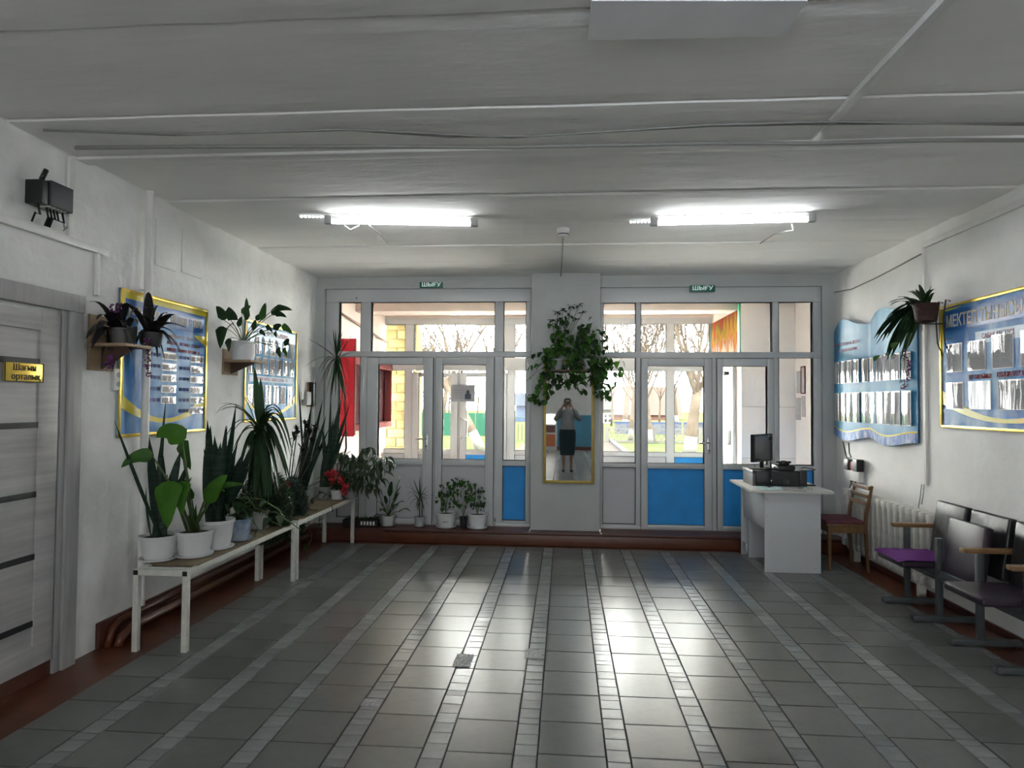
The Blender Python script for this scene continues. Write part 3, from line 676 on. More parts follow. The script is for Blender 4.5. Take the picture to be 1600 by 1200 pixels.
box('plate', GOLD, t, XL+.0285, XL+.036, p0.y, p1.y, p1.z, p0.z, b=.002)
q = MB()
for (a, b, z0, z1) in ((p0.y, p1.y, p0.z-.004, p0.z), (p0.y, p1.y, p1.z, p1.z+.004), (p0.y, p0.y+.004, p1.z, p0.z), (p1.y-.004, p1.y, p1.z, p0.z)): q.box(XL+.035, XL+.038, a, b, z0, z1)
q.build('plate_rim', BLACK, t, world=True)
pm = (p0.y+p1.y)/2; pzm = (p0.z+p1.z)/2
text('Шағын', .048, BLACK, t, FACE_XP(XL+.037, pm, pzm+.023)); text('орталық', .048, BLACK, t, FACE_XP(XL+.037, pm+.01, pzm-.025))
# network box, cable trunking
ya, yb = onx(80, 300, XL+.11).y, onx(115, 310, XL+.11).y
za, zb = onx(80, 321, XL+.11).z, onx(80, 281, XL+.11).z
t = thing('network_box', 'dark grey metal network box with dangling cables high on left wall', 'network box', (XL, (ya+yb)/2, za))
box('case', mat('dark_grey_metal', (.035, .04, .05), .5), t, XL, XL+.11, ya, yb, za, zb, b=.005)
box('case_side', BLACK, t, XL, XL+.10, ya-.05, ya+.002, za, zb-.01, b=.004)
MB().tube([(XL+.06, ya-.01, zb), (XL+.07, ya+.01, zb+.06)], .013, 8).build('antenna_plug', BLACK, t, world=True, smooth=True)
for i in range(5): box('port', mat('pale_port', (.6, .6, .55), .5), t, XL+.03, XL+.1, ya+.005+i*.026, ya+.022+i*.026, za-.006, za+.002)
ZT = onx(100, 366, XL+.03).z
for i, (f, g) in enumerate(((.1, .35), (.25, .42), (.4, .45), (.55, .5), (.8, .55), (-.25, -.2))):
    y0 = ya+(yb-ya)*f; y1 = ya+(yb-ya)*g
    MB().tube([(XL+.07, y0, za), (XL+.08, y0+.005, za-.06), (XL+.05, y1, ZT+.06), (XL+.03, y1, ZT+.01)], .0055, 6).build('lead', BCABLE, t, world=True, smooth=True)
MB().tube([(XL+.05, yb-.01, za), (XL+.06, yb+.0, za-.08), (XL+.03, yb+.06, ZT+.05), (XL+.03, yb+.03, ZT+.02)], .004, 6).build('lead', CABLE, t, world=True, smooth=True)
tr_ = thing('cable_trunking', 'white cable trunking running along left wall under network box', 'trunking', (XL, 3.5, ZT))
box('trunk', WHITE, tr_, XL, XL+.03, 2.4, onx(170, 385, XL+.03).y, ZT-.045, ZT, b=.004)
yv = onx(155, 400, XL+.02).y; box('branch_trunk', WHITE, tr_, XL, XL+.02, yv-.014, yv+.014, onx(155, 462, XL+.02).z, ZT-.04, b=.003)
yv = onx(113, 300, XL+.02).y; box('branch_trunk', WHITE, tr_, XL, XL+.022, yv-.02, yv+.02, ZT, ZC-.03, b=.003)
# heating riser
c = onx(232, 420, XL+.065)
t = thing('heating_riser', 'white vertical heating pipe standing in front of the left poster', 'pipe', (c.x, c.y, .17))
MB().cyl((c.x, c.y, .17), (c.x, c.y, ZC-.02), .026, 14).build('riser_pipe', WHITE, t, world=True, smooth='auto')
for z in (2.3,): MB().cyl((XL, c.y, z), (c.x, c.y, z), .006, 6).build('clip', WHITE, t, world=True)
# two pasted-over squares on the wall
for i, (u0, u1, v0, v1) in enumerate(((244, 276, 341, 425), (285, 315, 358, 436))):
    a, b = onx(u0, v0, XL+.004), onx(u1, v1, XL+.004)
    o = tag(box('wall_patch', WALLR, None, XL-.002, XL+.008, a.y, b.y, b.z, a.z, b=.002), ('larger', 'smaller')[i]+' whitewashed raised square patch high on left wall', 'patch', 'raised squares on the left wall')
# light switch/outlet
a = onx(183, 593, XL+.01); t = thing('wall_socket', 'small white double wall socket left of the left poster', 'socket', (XL, a.y, a.z-.05))
box('socket_plate', WHITE, t, XL, XL+.02, a.y-.04, a.y+.04, a.z-.07, a.z+.07, b=.006)
for z in (-.03, .03): MB().cyl((XL+.018, a.y, a.z+z), (XL+.022, a.y, a.z+z), .018, 10).build('socket_hole', mat('grey_plastic', (.35, .36, .36), .5), t, world=True)
# ------------------------------------------------------------------ printed wall boards
def board_mat(name, blue=(.02, .17, .47), pale=(.32, .52, .70), sc=1.2):
    m = bpy.data.materials.new(name); m.use_nodes = True; nt = m.node_tree; b = nt.nodes['Principled BSDF']
    tc = nn(nt, 'ShaderNodeTexCoord'); mp = nn(nt, 'ShaderNodeMapping'); mp.inputs['Scale'].default_value = (1, 1.6, .7)
    nt.links.new(tc.outputs['Object'], mp.inputs[0])
    nz = nn(nt, 'ShaderNodeTexNoise'); nz.inputs['Scale'].default_value = sc*2; nz.inputs['Detail'].default_value = 3; nz.inputs['Distortion'].default_value = .6
    nt.links.new(mp.outputs[0], nz.inputs['Vector'])
    cr = nn(nt, 'ShaderNodeValToRGB'); e = cr.color_ramp.elements; e[0].position = .42; e[0].color = (*blue, 1); e[1].position = .72; e[1].color = (*pale, 1)
    nt.links.new(nz.outputs[0], cr.inputs[0]); nt.links.new(cr.outputs[0], b.inputs['Base Color'])
    b.inputs['Roughness'].default_value = .42; b.inputs['Specular IOR Level'].default_value = .3
    return m
BOARD = board_mat('blue_print'); BOARD2 = board_mat('blue_print_pale', (.03, .22, .46), (.40, .56, .68))
YEL = mat('yellow_print', (.62, .52, .02), .35); DBLUE = mat('deep_blue_print', (.015, .12, .38), .3); PALEB = mat('pale_blue_print', (.34, .50, .66), .35)
REDT = mat('dark_red_print', (.28, .03, .04), .5); NAVY = mat('navy_print', (.03, .05, .25), .5); CREAMT = mat('cream_print', (.62, .58, .45), .4)
class Wall:
    """helper for flat things on a side wall: s=+1 left wall (faces +x), -1 right wall. u runs left to right as seen from the room"""
    def __init__(s, X, sgn): s.X = X; s.s = sgn
    def at(s, px, py, d=0.): p = onx(px, py, s.X+s.s*d); return p.y, p.z
    def slab(s, name, m, parent, y0, y1, z0, z1, d0, d1, b=0):
        a, c = sorted((s.X+s.s*d0, s.X+s.s*d1)); return box(name, m, parent, a, c, min(y0, y1), max(y0, y1), z0, z1, b=b)
    def text(s, body, size, m, parent, y, z, d, width=None, bold=0.):
        return text(body, size, m, parent, (FACE_XP if s.s > 0 else FACE_XN)(s.X+s.s*d, y, z), width=width, bold=bold)
    def blur(s, n, size, m, parent, y, z, d, width=None, bold=0.):
        """a line of print too blurred in the photo to be read: n glyph-like marks, no letters"""
        width = width or n*size*.62; q = MB(); w = width/n; rnd = random.Random(n*7+int(size*1000)); e = size*.10
        for i in range(n):
            if n > 8 and i % 8 == 7: continue
            a = y-width/2+w*(i+.14); b = a+w*.72; z0, z1 = z-size*.36, z+size*.36
            bars = [(a, a+e, z0, z1), (b-e, b, z0, z1)] if rnd.random() < .7 else [(a, a+e, z0, z1)]
            bars += [(a, b, zz, zz+e) for zz in rnd.sample((z0, z-e/2, z1-e), rnd.choice((1, 1, 2)))]
            for (p, r, u, v) in bars:
                x0, x1 = sorted((s.X+s.s*d, s.X+s.s*(d+.0015))); q.box(x0, x1, p, r, u, v)
        return tag(q.build('blurred_print', m, parent, world=True), kind='stuff')
    def swoosh(s, name, m, parent, pts, d, t=.0015):
        q = MB(); q.poly([(s.X+s.s*d, y, z) for y, z in pts], (s.s, 0, 0), t); return q.build(name, m, parent, world=True)
WLf, WRt = Wall(XL, 1), Wall(XR, -1)
def pocket(w, parent, y0, y1, z0, z1, d, sheet=TEXTP, name='pocket'):
    """clear pocket with a printed sheet in it"""
    y0, y1 = min(y0, y1), max(y0, y1)
    f = w.slab(name, mat('pocket_edge', (.62, .64, .66), .3), parent, y0, y1, z0, z1, d, d+.003)
    if sheet:
        o = w.slab('sheet', sheet, None, y0+.008, y1-.008, z0+.006, z1-.012, d+.003, d+.005); o.parent = f
    n = 9; q = MB(); X = w.X; c = []
    for i in range(n+1):
        u = i/n; b = .006+.006*math.sin(math.pi*u)+random.uniform(-.0022, .0022)
        for j in range(5):
            v = j/4; bb = b+random.uniform(-.0016, .0016)*(1 if 0 < j < 4 else .3); c.append((X+w.s*(d+bb), y0+.004+(y1-y0-.008)*u, z0+.003+(z1-z0-.006)*v))
    q.add(c, [(i*5+j, (i+1)*5+j, (i+1)*5+j+1, i*5+j+1) for i in range(n) for j in range(4)])
    o = q.build('clear_film', FILM, None, smooth=True); o.parent = f
    return f
def rim(w, parent, y0, y1, z0, z1, d, t=.02, h=.012, m=GOLD):
    y0, y1 = min(y0, y1), max(y0, y1)
    for (a, b, c, e) in ((y0, y1, z1-t, z1), (y0, y1, z0, z0+t), (y0, y0+t, z0, z1), (y1-t, y1, z0, z1)): w.slab('gold_edge', m, parent, a, b, c, e, d, d+h, b=.003)
def arc(y0, y1, zt, zb, w0, w1, n=12):
    """yellow swoosh hanging like a garland between y0 and y1"""
    up, lo = [], []
    for i in range(n+1):
        u = i/n; y = y0+(y1-y0)*u; k = 4*u*(1-u); th = w0+(w1-w0)*k
        z = zt+(zb-zt)*k; up.append((y, z+th/2)); lo.append((y, z-th/2))
    return up+lo[::-1]
# poster 1 (left wall)
(y0, z1), (y1, _) = WLf.at(190, 449, .02), WLf.at(325, 500, .02)
z0 = WLf.at(190, 684, .02)[1]
B1 = thing('notice_board', 'large blue and yellow timetable board behind the heating pipe, left wall', 'notice board', (XL, (y0+y1)/2, z0), 'printed boards')
WLf.slab('board_sheet', BOARD, B1, y0, y1, z0, z1, .004, .012)
Wd, Hh = y1-y0, z1-z0
rim(WLf, B1, y0, y1, z0, z1, .01, .022)
WLf.swoosh('yellow_border', YEL, B1, [(y0+.02, z1-.02), (y1-.02, z1-.02), (y1-.02, z1-.06), (y0+.05, z1-.06), (y0+.05, z0+.28), (y0+.02, z0+.22)], .0125)
WLf.slab('title_band', DBLUE, B1, y0+.06, y1-.06, z1-.20, z1-.065, .0125, .014)
WLf.blur(30, .075, CREAMT, B1, (y0+y1)/2, z1-.135, .0145, width=Wd*.84, bold=.001)
WLf.swoosh('yellow_swoosh', YEL, B1, arc(y0+.02, y1-.02, z0+.25, z0+.10, .10, .03), .0125)
WLf.swoosh('yellow_corner', YEL, B1, [(y1-.02, z1-.22), (y1-.02, z1-.30), (y1-.20, z1-.225)], .0125)
for k in range(3): WLf.blur((14, 22, 26)[k], .032, REDT if k else CREAMT, B1, y1-Wd*.30, z1-.26-k*.05, .013, width=Wd*.42)
for cidx, (cy, n) in enumerate(((y0+Wd*.52, 5), (y1-Wd*.13, 6))):
    for k in range(n):
        zt = z0+Hh*(.61-.082*k)
        pocket(WLf, B1, cy-Wd*.085, cy+Wd*.085, zt-Hh*.056, zt, .013, name='card_pocket')
        WLf.blur(8, .034, NAVY, B1, cy-Wd*.165, zt-Hh*.028, .0135, width=Wd*.13)
# poster 2 (left wall, far)
(y0, _), (y1, z1b) = WLf.at(384, 520, .02), WLf.at(465, 519, .02)
z1 = z1b; z0 = WLf.at(465, 655, .02)[1]
B2 = thing('notice_board', 'smaller blue board of clear pockets beyond the white potted shelf plant, left wall', 'notice board', (XL, (y0+y1)/2, z0), 'printed boards')
WLf.slab('board_sheet', BOARD2, B2, y0, y1, z0, z1, .004, .012); Wd, Hh = y1-y0, z1-z0
rim(WLf, B2, y0, y1, z0, z1, .01, .018)
WLf.slab('title_band', PALEB, B2, y0+.05, y1-.05, z1-.14, z1-.04, .0125, .014); WLf.slab('middle_band', PALEB, B2, y0+.1, y1-.1, z0+Hh*.40, z0+Hh*.46, .0125, .014)
WLf.blur(14, .055, REDT, B2, (y0+y1)/2, z1-.09, .0145, width=Wd*.6); WLf.blur(17, .04, REDT, B2, (y0+y1)/2, z0+Hh*.43, .0145, width=Wd*.6)
WLf.swoosh('yellow_swoosh', YEL, B2, arc(y0+.02, y1-.02, z0+.22, z0+.06, .08, .02), .0125)
for r, (f0, f1, n) in enumerate(((.68, .86, 7), (.48, .65, 7), (.17, .37, 6))):
    for k in range(n): pocket(WLf, B2, y0+Wd*(.06+.9*k/n), y0+Wd*(.06+.9*k/n+.9/n*.72), z0+Hh*f0, z0+Hh*f1, .013)
# poster 3 (right wall, big)
(y1, _), (yn, _) = WRt.at(1468, 560, .02), WRt.at(1600, 560, .02)
z1 = WRt.at(1468, 480, .02)[1]; z0 = WRt.at(1468, 668, .02)[1]
Hh = z1-z0; y0 = y1-1.55; Wd = y1-y0
B3 = thing('notice_board', 'big gold edged blue school board at the right edge of the right wall', 'notice board', (XR, (y0+y1)/2, z0), 'printed boards')
WRt.slab('board_sheet', BOARD, B3, y0, y1, z0, z1, .004, .012); rim(WRt, B3, y0, y1, z0, z1, .01, .022)
WRt.slab('title_band', DBLUE, B3, y0+.05, y1-.06, z1-.20, z1-.05, .0125, .014)
WRt.swoosh('yellow_border', YEL, B3, [(y1-.022, z1-.03), (y1-.022, z1-.42), (y1-.05, z1-.36), (y1-.05, z1-.05), (y1-.3, z1-.03)], .0125)
WRt.text('МЕКТЕП ТЫНЫСЫ', .125, CREAMT, B3, y1-.52, z1-.135, .0145, width=.86, bold=.002)
WRt.slab('pale_band', PALEB, B3, y0+.05, y1-.45, z1-.33, z1-.245, .0125, .014)
WRt.text('САБАҚ КЕСТЕСІ', .05, REDT, B3, y1-.70, z1-.285, .0145, width=.34)
WRt.swoosh('yellow_swoosh', YEL, B3, arc(y0+.02, y1-.02, z0+.24, z0+.07, .11, .03), .0125)
for k, (a, b) in enumerate(((.09, .29), (.36, .57), (.64, .86), (.93, 1.16), (1.23, 1.46))): pocket(WRt, B3, y1-b, y1-a, z0+Hh*.45, z0+Hh*(.68 if k < 2 else .70), .013)
for k, (a, b) in enumerate(((.08, .30), (.37, .62), (.70, 1.0), (1.08, 1.42))): pocket(WRt, B3, y1-b, y1-a, z0+Hh*.155, z0+Hh*.37, .013, sheet=None if k == 1 else TEXTP)
WRt.text('ҚҰТТЫҚТАЙМЫЗ', .045, REDT, B3, y1-.50, z0+Hh*.40, .0145, width=.25); WRt.text('ҚОҢЫРАУ КЕСТЕСІ', .05, REDT, B3, y1-.87, z0+Hh*.405, .0145, width=.36)
# book-shaped poster (right wall, far)
(yf, _), (yn, _) = WRt.at(1302, 600, .03), WRt.at(1432, 600, .03)
zt, zb = WRt.at(1302, 520, .03)[1], WRt.at(1302, 678, .03)[1]
Wd = yf-yn
B4 = thing('book_board', 'blue open-book shaped board of clear pockets near the far corner, right wall', 'notice board', (XR, (yf+yn)/2, zb), 'printed boards')
def wave(u, amp): return amp*(math.sin(2*math.pi*((u*2) % 1))*.4+math.sin(math.pi*((u*2) % 1)))
n = 40; q = MB(); q2 = MB()
top = [(yf-Wd*i/n, zt+wave(i/n, .09)+.0*i) for i in range(n+1)]; bot = [(yf-Wd*i/n, zb+wave(i/n, -.02)-.03*math.sin(math.pi*i/n*2)**2) for i in range(n+1)]
def dep(i): return .02+.035*abs(math.sin(math.pi*2*i/n))**.8
vs = []
for i in range(n+1): vs += [(XR-dep(i), top[i][0], top[i][1]), (XR-dep(i), bot[i][0], bot[i][1])]
q.add(vs, [(2*i, 2*i+1, 2*i+3, 2*i+2) for i in range(n)])
q.add([(v[0]+.012, v[1], v[2]) for v in vs], [(2*i, 2*i+1, 2*i+3, 2*i+2) for i in range(n)])
for i in range(n):
    for k in (0, 1):
        a, b = vs[2*i+k], vs[2*i+2+k]; q.add([a, b, (b[0]+.012, b[1], b[2]), (a[0]+.012, a[1], a[2])], [(0, 1, 2, 3)])
BOOKB = board_mat('book_print', (.03, .22, .42), (.12, .38, .56), .8)
q.build('book_sheet', BOOKB, B4, world=True, smooth=True)
WRt.slab('backing', DBLUE, B4, yn+.01, yf-.01, zb+.06, zt, .002, .016)
H4 = zt-zb
for r, (f0, f1) in enumerate(((.49, .70), (.13, .40))):
    for k in range(10):
        a = yf-Wd*(.03+.94*k/10); b = a-Wd*.088
        i = int((.03+.94*(k+.5)/10)*n)
        pocket(WRt, B4, a, b, zb+H4*f0, zb+H4*f1, dep(i)+.002, sheet=TEXTP if not (r == 1 and k in (6,)) else None)
q = MB()
for (off, th) in ((.085, .014),):
    pts = [(XR-dep(i)-.002, bot[i][0], bot[i][1]+off) for i in range(n+1)]
    q.add(pts+[(p[0], p[1], p[2]+th) for p in pts], [(i, i+1, n+2+i, n+1+i) for i in range(n)])
q.build('yellow_line', YEL, B4, world=True)
q = MB(); pts = [(XR-dep(i)-.0015, bot[i][0], bot[i][1]+.002) for i in range(n+1)]
q.add(pts+[(p[0], p[1], p[2]+.08) for p in pts], [(i, i+1, n+2+i, n+1+i) for i in range(n)])
q.build('navy_foot', board_mat('ornament_print', (.03, .13, .42), (.40, .52, .72), 6), B4, world=True)
WRt.blur(20, .045, REDT, B4, yf-Wd*.25, zb+H4*.86, .062, width=Wd*.36)
WRt.blur(17, .04, REDT, B4, yf-Wd*.25, zb+H4*.80, .062, width=Wd*.28)
# thermostat-like box near the far left corner
a = WLf.at(487, 615, .05); t = thing('wall_box', 'small wooden backed black meter box at the far end of left wall', 'box', (XL, a[0], a[1]-.15))
WLf.slab('back_board', WOOD, t, a[0]-.02, a[0]+.16, a[1]-.15, a[1]+.13, 0, .02); WLf.slab('meter', BLACK, t, a[0]-.01, a[0]+.05, a[1]-.14, a[1]+.13, .02, .08, b=.006)
WLf.slab('switch_cover', mat('grey_plastic', (.35, .36, .36), .5), t, a[0]-.16, a[0]-.03, a[1]-.13, a[1]+.02, 0, .06, b=.006); WLf.slab('toggle', WHITE, t, a[0]-.24, a[0]-.17, a[1]-.07, a[1]+.02, 0, .035, b=.006)
# ------------------------------------------------------------------ right wall conduits and wires
a = WRt.at(1443, 386, .015); zlow = WRt.at(1443, 757, .015)[1]
t = thing('wall_conduit', 'grey white vertical cable conduit between the two right wall boards', 'conduit', (XR, a[0], zlow))
WRt.slab('conduit_run', WHITE, t, a[0]-.018, a[0]+.018, zlow, a[1], 0, .022, b=.003)
ya_ = a[0]; za_ = a[1]
t = thing('wall_conduit', 'horizontal white cable conduit under the ceiling on right wall', 'conduit', (XR, ya_-1.5, za_))
WRt.slab('conduit_run', WHITE, t, ya_-3.2, ya_+.02, za_-.01, za_+.04, 0, .02, b=.003)
pts = [WRt.at(x, y, .008) for x, y in ((1439, 397), (1400, 418), (1365, 436), (1330, 452), (1302, 457))]
tag(MB().tube([(XR-.008, y, z) for y, z in pts], .006, 6).build('wall_cable', CABLE, smooth=True), 'thin white cable sloping along the top of right wall to the corner', 'cable')
for k, (pp, lab) in enumerate((([(1440, 757), (1438, 775), (1434, 800)], 'left of two thin leads dropping from conduit to radiator'), ([(1444, 757), (1443, 770), (1440, 788)], 'right of two thin leads dropping from conduit to radiator'))):
    tag(MB().tube([(XR-.01, *WRt.at(x, y, .01)) for x, y in pp], .004, 6).build('wall_lead', CABLE, smooth=True), lab, 'cable')
# alarm unit with leads
a = WRt.at(1334, 732, .05)
t = thing('socket_cluster', 'black and white plug cluster with dangling leads above the radiator', 'socket', (XR, a[0], a[1]-.12))
WRt.slab('socket_body', WHITE, t, a[0]-.12, a[0]+.10, a[1]-.13, a[1]+.02, 0, .05, b=.01)
WRt.slab('black_adapter', BLACK, t, a[0]+.02, a[0]+.13, a[1]-.02, a[1]+.09, .03, .10, b=.006); WRt.slab('black_adapter', BLACK, t, a[0]-.16, a[0]-.06, a[1]-.02, a[1]+.10, .02, .09, b=.006)
MB().lathe([(.045, 0), (.045, .03), (.02, .032)], 14, M=Matrix.Translation((XR-.05, a[0]-.02, a[1]+.03)) @ Matrix.Rotation(math.radians(-90), 4, 'Y')).build('red_dial', mat('faded_red_plastic', (.45, .12, .12), .5), t, world=True)
for pp in ([(1317, 690), (1322, 712), (1328, 724)], [(1326, 692), (1327, 708), (1330, 714), (1325, 716), (1327, 726)], [(1329, 742), (1330, 756), (1326, 766), (1316, 780)], [(1335, 743), (1332, 753), (1334, 764), (1330, 790)], [(1343, 740), (1336, 755), (1333, 770)], [(1322, 770), (1321, 790), (1319, 815)]):
    MB().tube([(XR-.03, *WRt.at(x, y, .03)) for x, y in pp], .006, 6).build('lead', BCABLE, t, world=True, smooth=True)
# ------------------------------------------------------------------ cast iron radiator
RAD = mat('old_white_enamel', (.62, .61, .57), .45, var=.12, scale=9, bump=.1, bscale=15)
(yA, zA), (yB, zB) = (onx(1322, 768, 2.91).y, .70), (onx(1467, 800, 2.91).y, .12)
t = thing('radiator', 'white cast iron radiator under the right wall boards', 'radiator', (2.905, (yA+yB)/2, .10))
n = 16; pitch = (yA-yB)/n
q = MB(); xr = 2.86
q.bbox(-.055, .055, -pitch*.34, pitch*.34, .0, .075, .02); q.bbox(-.055, .055, -pitch*.34, pitch*.34, .505, .58, .02)
for s in (-1, 1): q.bbox(s*.03-.022, s*.03+.022, -pitch*.22, pitch*.22, .05, .53, .008)
sec = q.mesh('radiator_section', RAD, 'auto')
for i in range(n):
    o = bpy.data.objects.new('radiator_section', sec); link(o, t); o.location = (0, yB+pitch*(i+.5)-(yA+yB)/2, .02)
for z in (.055, .565): MB().cyl((0, -(yA-yB)/2-.02, z), (0, (yA-yB)/2+.02, z), .024, 10).build('radiator_hub', RAD, t, smooth=True)
MB().lathe([(.035, 0), (.035, .03), (.02, .035)], 12, M=Matrix.Translation((0, -(yA-yB)/2+.0, .565)) @ Matrix.Rotation(math.radians(90), 4, 'X')).build('end_plug', RAD, t)
for s in (-.35, .35): MB().bbox(-.03, .03, s*(yA-yB)-.02, s*(yA-yB)+.02, -.10, .03, .004).build('foot', RAD, t)
# ------------------------------------------------------------------ mirror on the pillar
m = bpy.data.materials.new('mirror_glass'); m.use_nodes = True; b = m.node_tree.nodes['Principled BSDF']
b.inputs['Metallic'].default_value = 1; b.inputs['Roughness'].default_value = .015; b.inputs['Base Color'].default_value = (.60, .61, .60, 1)
p0, p1 = ony(848, 755, YP-.02), ony(928.5, 755, YP-.02)
zt = ony(890, 562, YP-.02).z; zb = p0.z
MIR = thing('wall_mirror', 'tall gold framed mirror on the pillar under the trailing plant', 'mirror', ((p0.x+p1.x)/2, YP, zb))
box('mirror_glass', m, MIR, p0.x+.03, p1.x-.03, YP-.016, YP-.010, zb+.03, zt-.03)
box('mirror_back', WOOD, MIR, p0.x+.01, p1.x-.01, YP-.010, YP, zb+.01, zt-.01)
OLIVE = mat('dull_gold_frame', (.30, .22, .04), .4, metal=.3, var=.1, scale=12)
for (a, c, z0, z1) in ((p0.x, p0.x+.035, zb, zt), (p1.x-.035, p1.x, zb, zt), (p0.x+.03, p1.x-.03, zb, zb+.035), (p0.x+.03, p1.x-.03, zt-.035, zt)): box('mirror_frame', OLIVE, MIR, a, c, YP-.03, YP-.002, z0, z1, b=.005)
# ------------------------------------------------------------------ plant benches
BWH = mat('chipped_white_enamel', (.60, .60, .55), .45, var=.10, scale=20, bump=.05, bscale=30)
PLY = mat('stained_plywood', (.17, .13, .075), .6, var=.25, scale=6, stretch=(6, 1, 1))
BX0, BX1 = onz(205, 1015, 0).x+.025, onz(289, 1020, 0).x+.018
ZB = ony(291, 891, onz(289, 1020, 0).y).z
def bench(label, Y0, Y1, npl):
    t = thing('plant_bench', label, 'bench', ((BX0+BX1)/2, (Y0+Y1)/2, 0), 'plant benches'); s = .035
    for x in (BX0, BX1-s):
        for y in (Y0, Y1-s): box('leg', BWH, t, x, x+s, y, y+s, 0, ZB-.034, b=.003)
    for x in (BX0, BX1-s): box('side_rail', BWH, t, x, x+s, Y0, Y1, ZB-.035, ZB, b=.003)
    for y in (Y0, Y1-s): box('end_rail', BWH, t, BX0+s, BX1-s, y, y+s, ZB-.035, ZB, b=.003)
    for x in (BX0, BX1-s): box('end_plug', BLACK, t, x+.003, x+s-.003, Y0-.003, Y0+.001, ZB-.032, ZB-.003)
    y = Y0+s+.10; w = (Y1-s-.01-y)/npl
    for i in range(npl): box('top_board', PLY, t, BX0+.012, BX1-.012, y+i*w+.003, y+(i+1)*w-.003, ZB-.012, ZB+.004, b=.002)
    box('front_slat', BWH, t, BX0+.04, BX1-.04, Y0+.045, Y0+.075, ZB-.02, ZB+.002)
    return t
Yn1 = onz(289, 1020, 0).y-.02
Yf1 = onz(455, 908, 0).y; Yf2 = 7.22
bench('nearer white metal bench crowded with pots along left wall', Yn1, Yf1, 5)
bench('farther white metal bench by the left entrance', Yf1+.02, Yf2, 4)
# ------------------------------------------------------------------ desk
DW = mat('grey_white_chipboard', (.58, .60, .62), .45, var=.03, scale=5)
DT = mat('desk_top_laminate', (.62, .62, .60), .38, var=.04, scale=5)
A = onz(1195, 895, 0); Bq = onz(1284, 898, 0)
dx0, dx1, dy0 = A.x, Bq.x, A.y
dz = ony(1240, 770, dy0).z
dy1 = onz(1157, 868, 0).y+.06
DK = thing('office_desk', 'pale grey chipboard desk by the right entrance', 'desk', ((dx0+dx1)/2, dy0, 0))
tx0, tx1 = onz(1172, 769, dz).x, onz(1288, 767, dz).x
q = MB(); q.poly([(tx0, dy0-.05, dz), (tx1, dy0-.05, dz), (tx1+.03, dy1+.08, dz), (tx0+.02, dy1+.08, dz)], (0, 0, 1), .022); q.build('desk_top', DT, DK, world=True)
box('end_panel', DW, DK, dx0, dx1, dy0, dy0+.018, .004, dz, b=.002); box('end_panel', DW, DK, dx0-.02, dx1, dy1-.018, dy1, .004, dz, b=.002)
box('front_panel', DW, DK, dx0, dx0+.018, dy0+.018, dy1-.018, dz-.34, dz, b=.002)
box('shelf_side', DW, DK, dx0+.02, dx0+.40, dy1-.16, dy1-.14, .004, dz-.28, b=.002)
box('plinth_rail', DW, DK, dx0-.01, dx0+.01, dy1-.14, dy1-.02, .06, .14)
for (x, z) in ((dx0+.018, dz-.06), (dx0+.018, dz-.22), (dx1-.05, .05)): MB().cyl((x, dy0-.002, z), (x, dy0+.002, z), .006, 8).build('screw_cap', mat('grey_plastic', (.35, .36, .36), .5), DK, world=True)
DZ = dz+.022
# monitor, on the case
def at_desk(px, py): return onz(px, py, DZ)
c0 = ony(1172, 751, dy0+.42); c1 = ony(1248, 751, dy0+.30)
PC = thing('desktop_computer', 'flat black desktop computer case lying on the desk', 'computer', ((c0.x+c1.x)/2, dy0+.42, DZ))
cz = ony(1200, 736, dy0+.30).z
box('case', BLACK, PC, c0.x+.02, c1.x, dy0+.28, dy0+.66, DZ, cz, b=.006); box('case_lid', BLACK, PC, c0.x-.01, c0.x+.14, dy0+.30, dy0+.66, cz-.03, cz+.004, b=.003)
box('case_side', mat('grey_metal_side', (.14, .14, .14), .5), PC, c0.x-.008, c0.x+.02, dy0+.30, dy0+.64, DZ, cz-.025)
MB().cyl((c0.x+.16, dy0+.278, DZ+.055), (c0.x+.16, dy0+.284, DZ+.055), .008, 10).build('power_button', WHITE, PC, world=True)
MB().lathe([(.03, 0), (.03, .02), (.02, .03)], 14, M=Matrix.Translation((c1.x-.12, dy0+.285, DZ+.05)) @ Matrix.Rotation(math.radians(90), 4, 'X')).build('volume_knob', mat('dark_knob', (.05, .05, .05), .3), PC, world=True)
mc = ony(1191, 728, dy0+.45)
MO = thing('monitor', 'black computer monitor turned sideways on the desk', 'monitor', (mc.x, dy0+.47, cz+.004), rz=math.radians(48))
MB().bbox(-.10, .10, -.08, .08, 0, .012, .004).build('stand_foot', BLACK, MO); MB().bbox(-.02, .02, -.012, .012, .01, .12, .004).build('stand_neck', BLACK, MO)
hM = ony(1191, 679, dy0+.45).z-cz
MB().bbox(-.20, .20, -.022, .018, .075, hM, .006).build('monitor_casing', BLACK, MO); MB().box(-.185, .185, -.0235, -.021, .09, hM-.015).build('screen', mat('dark_screen', (.035, .037, .05), .18), MO)
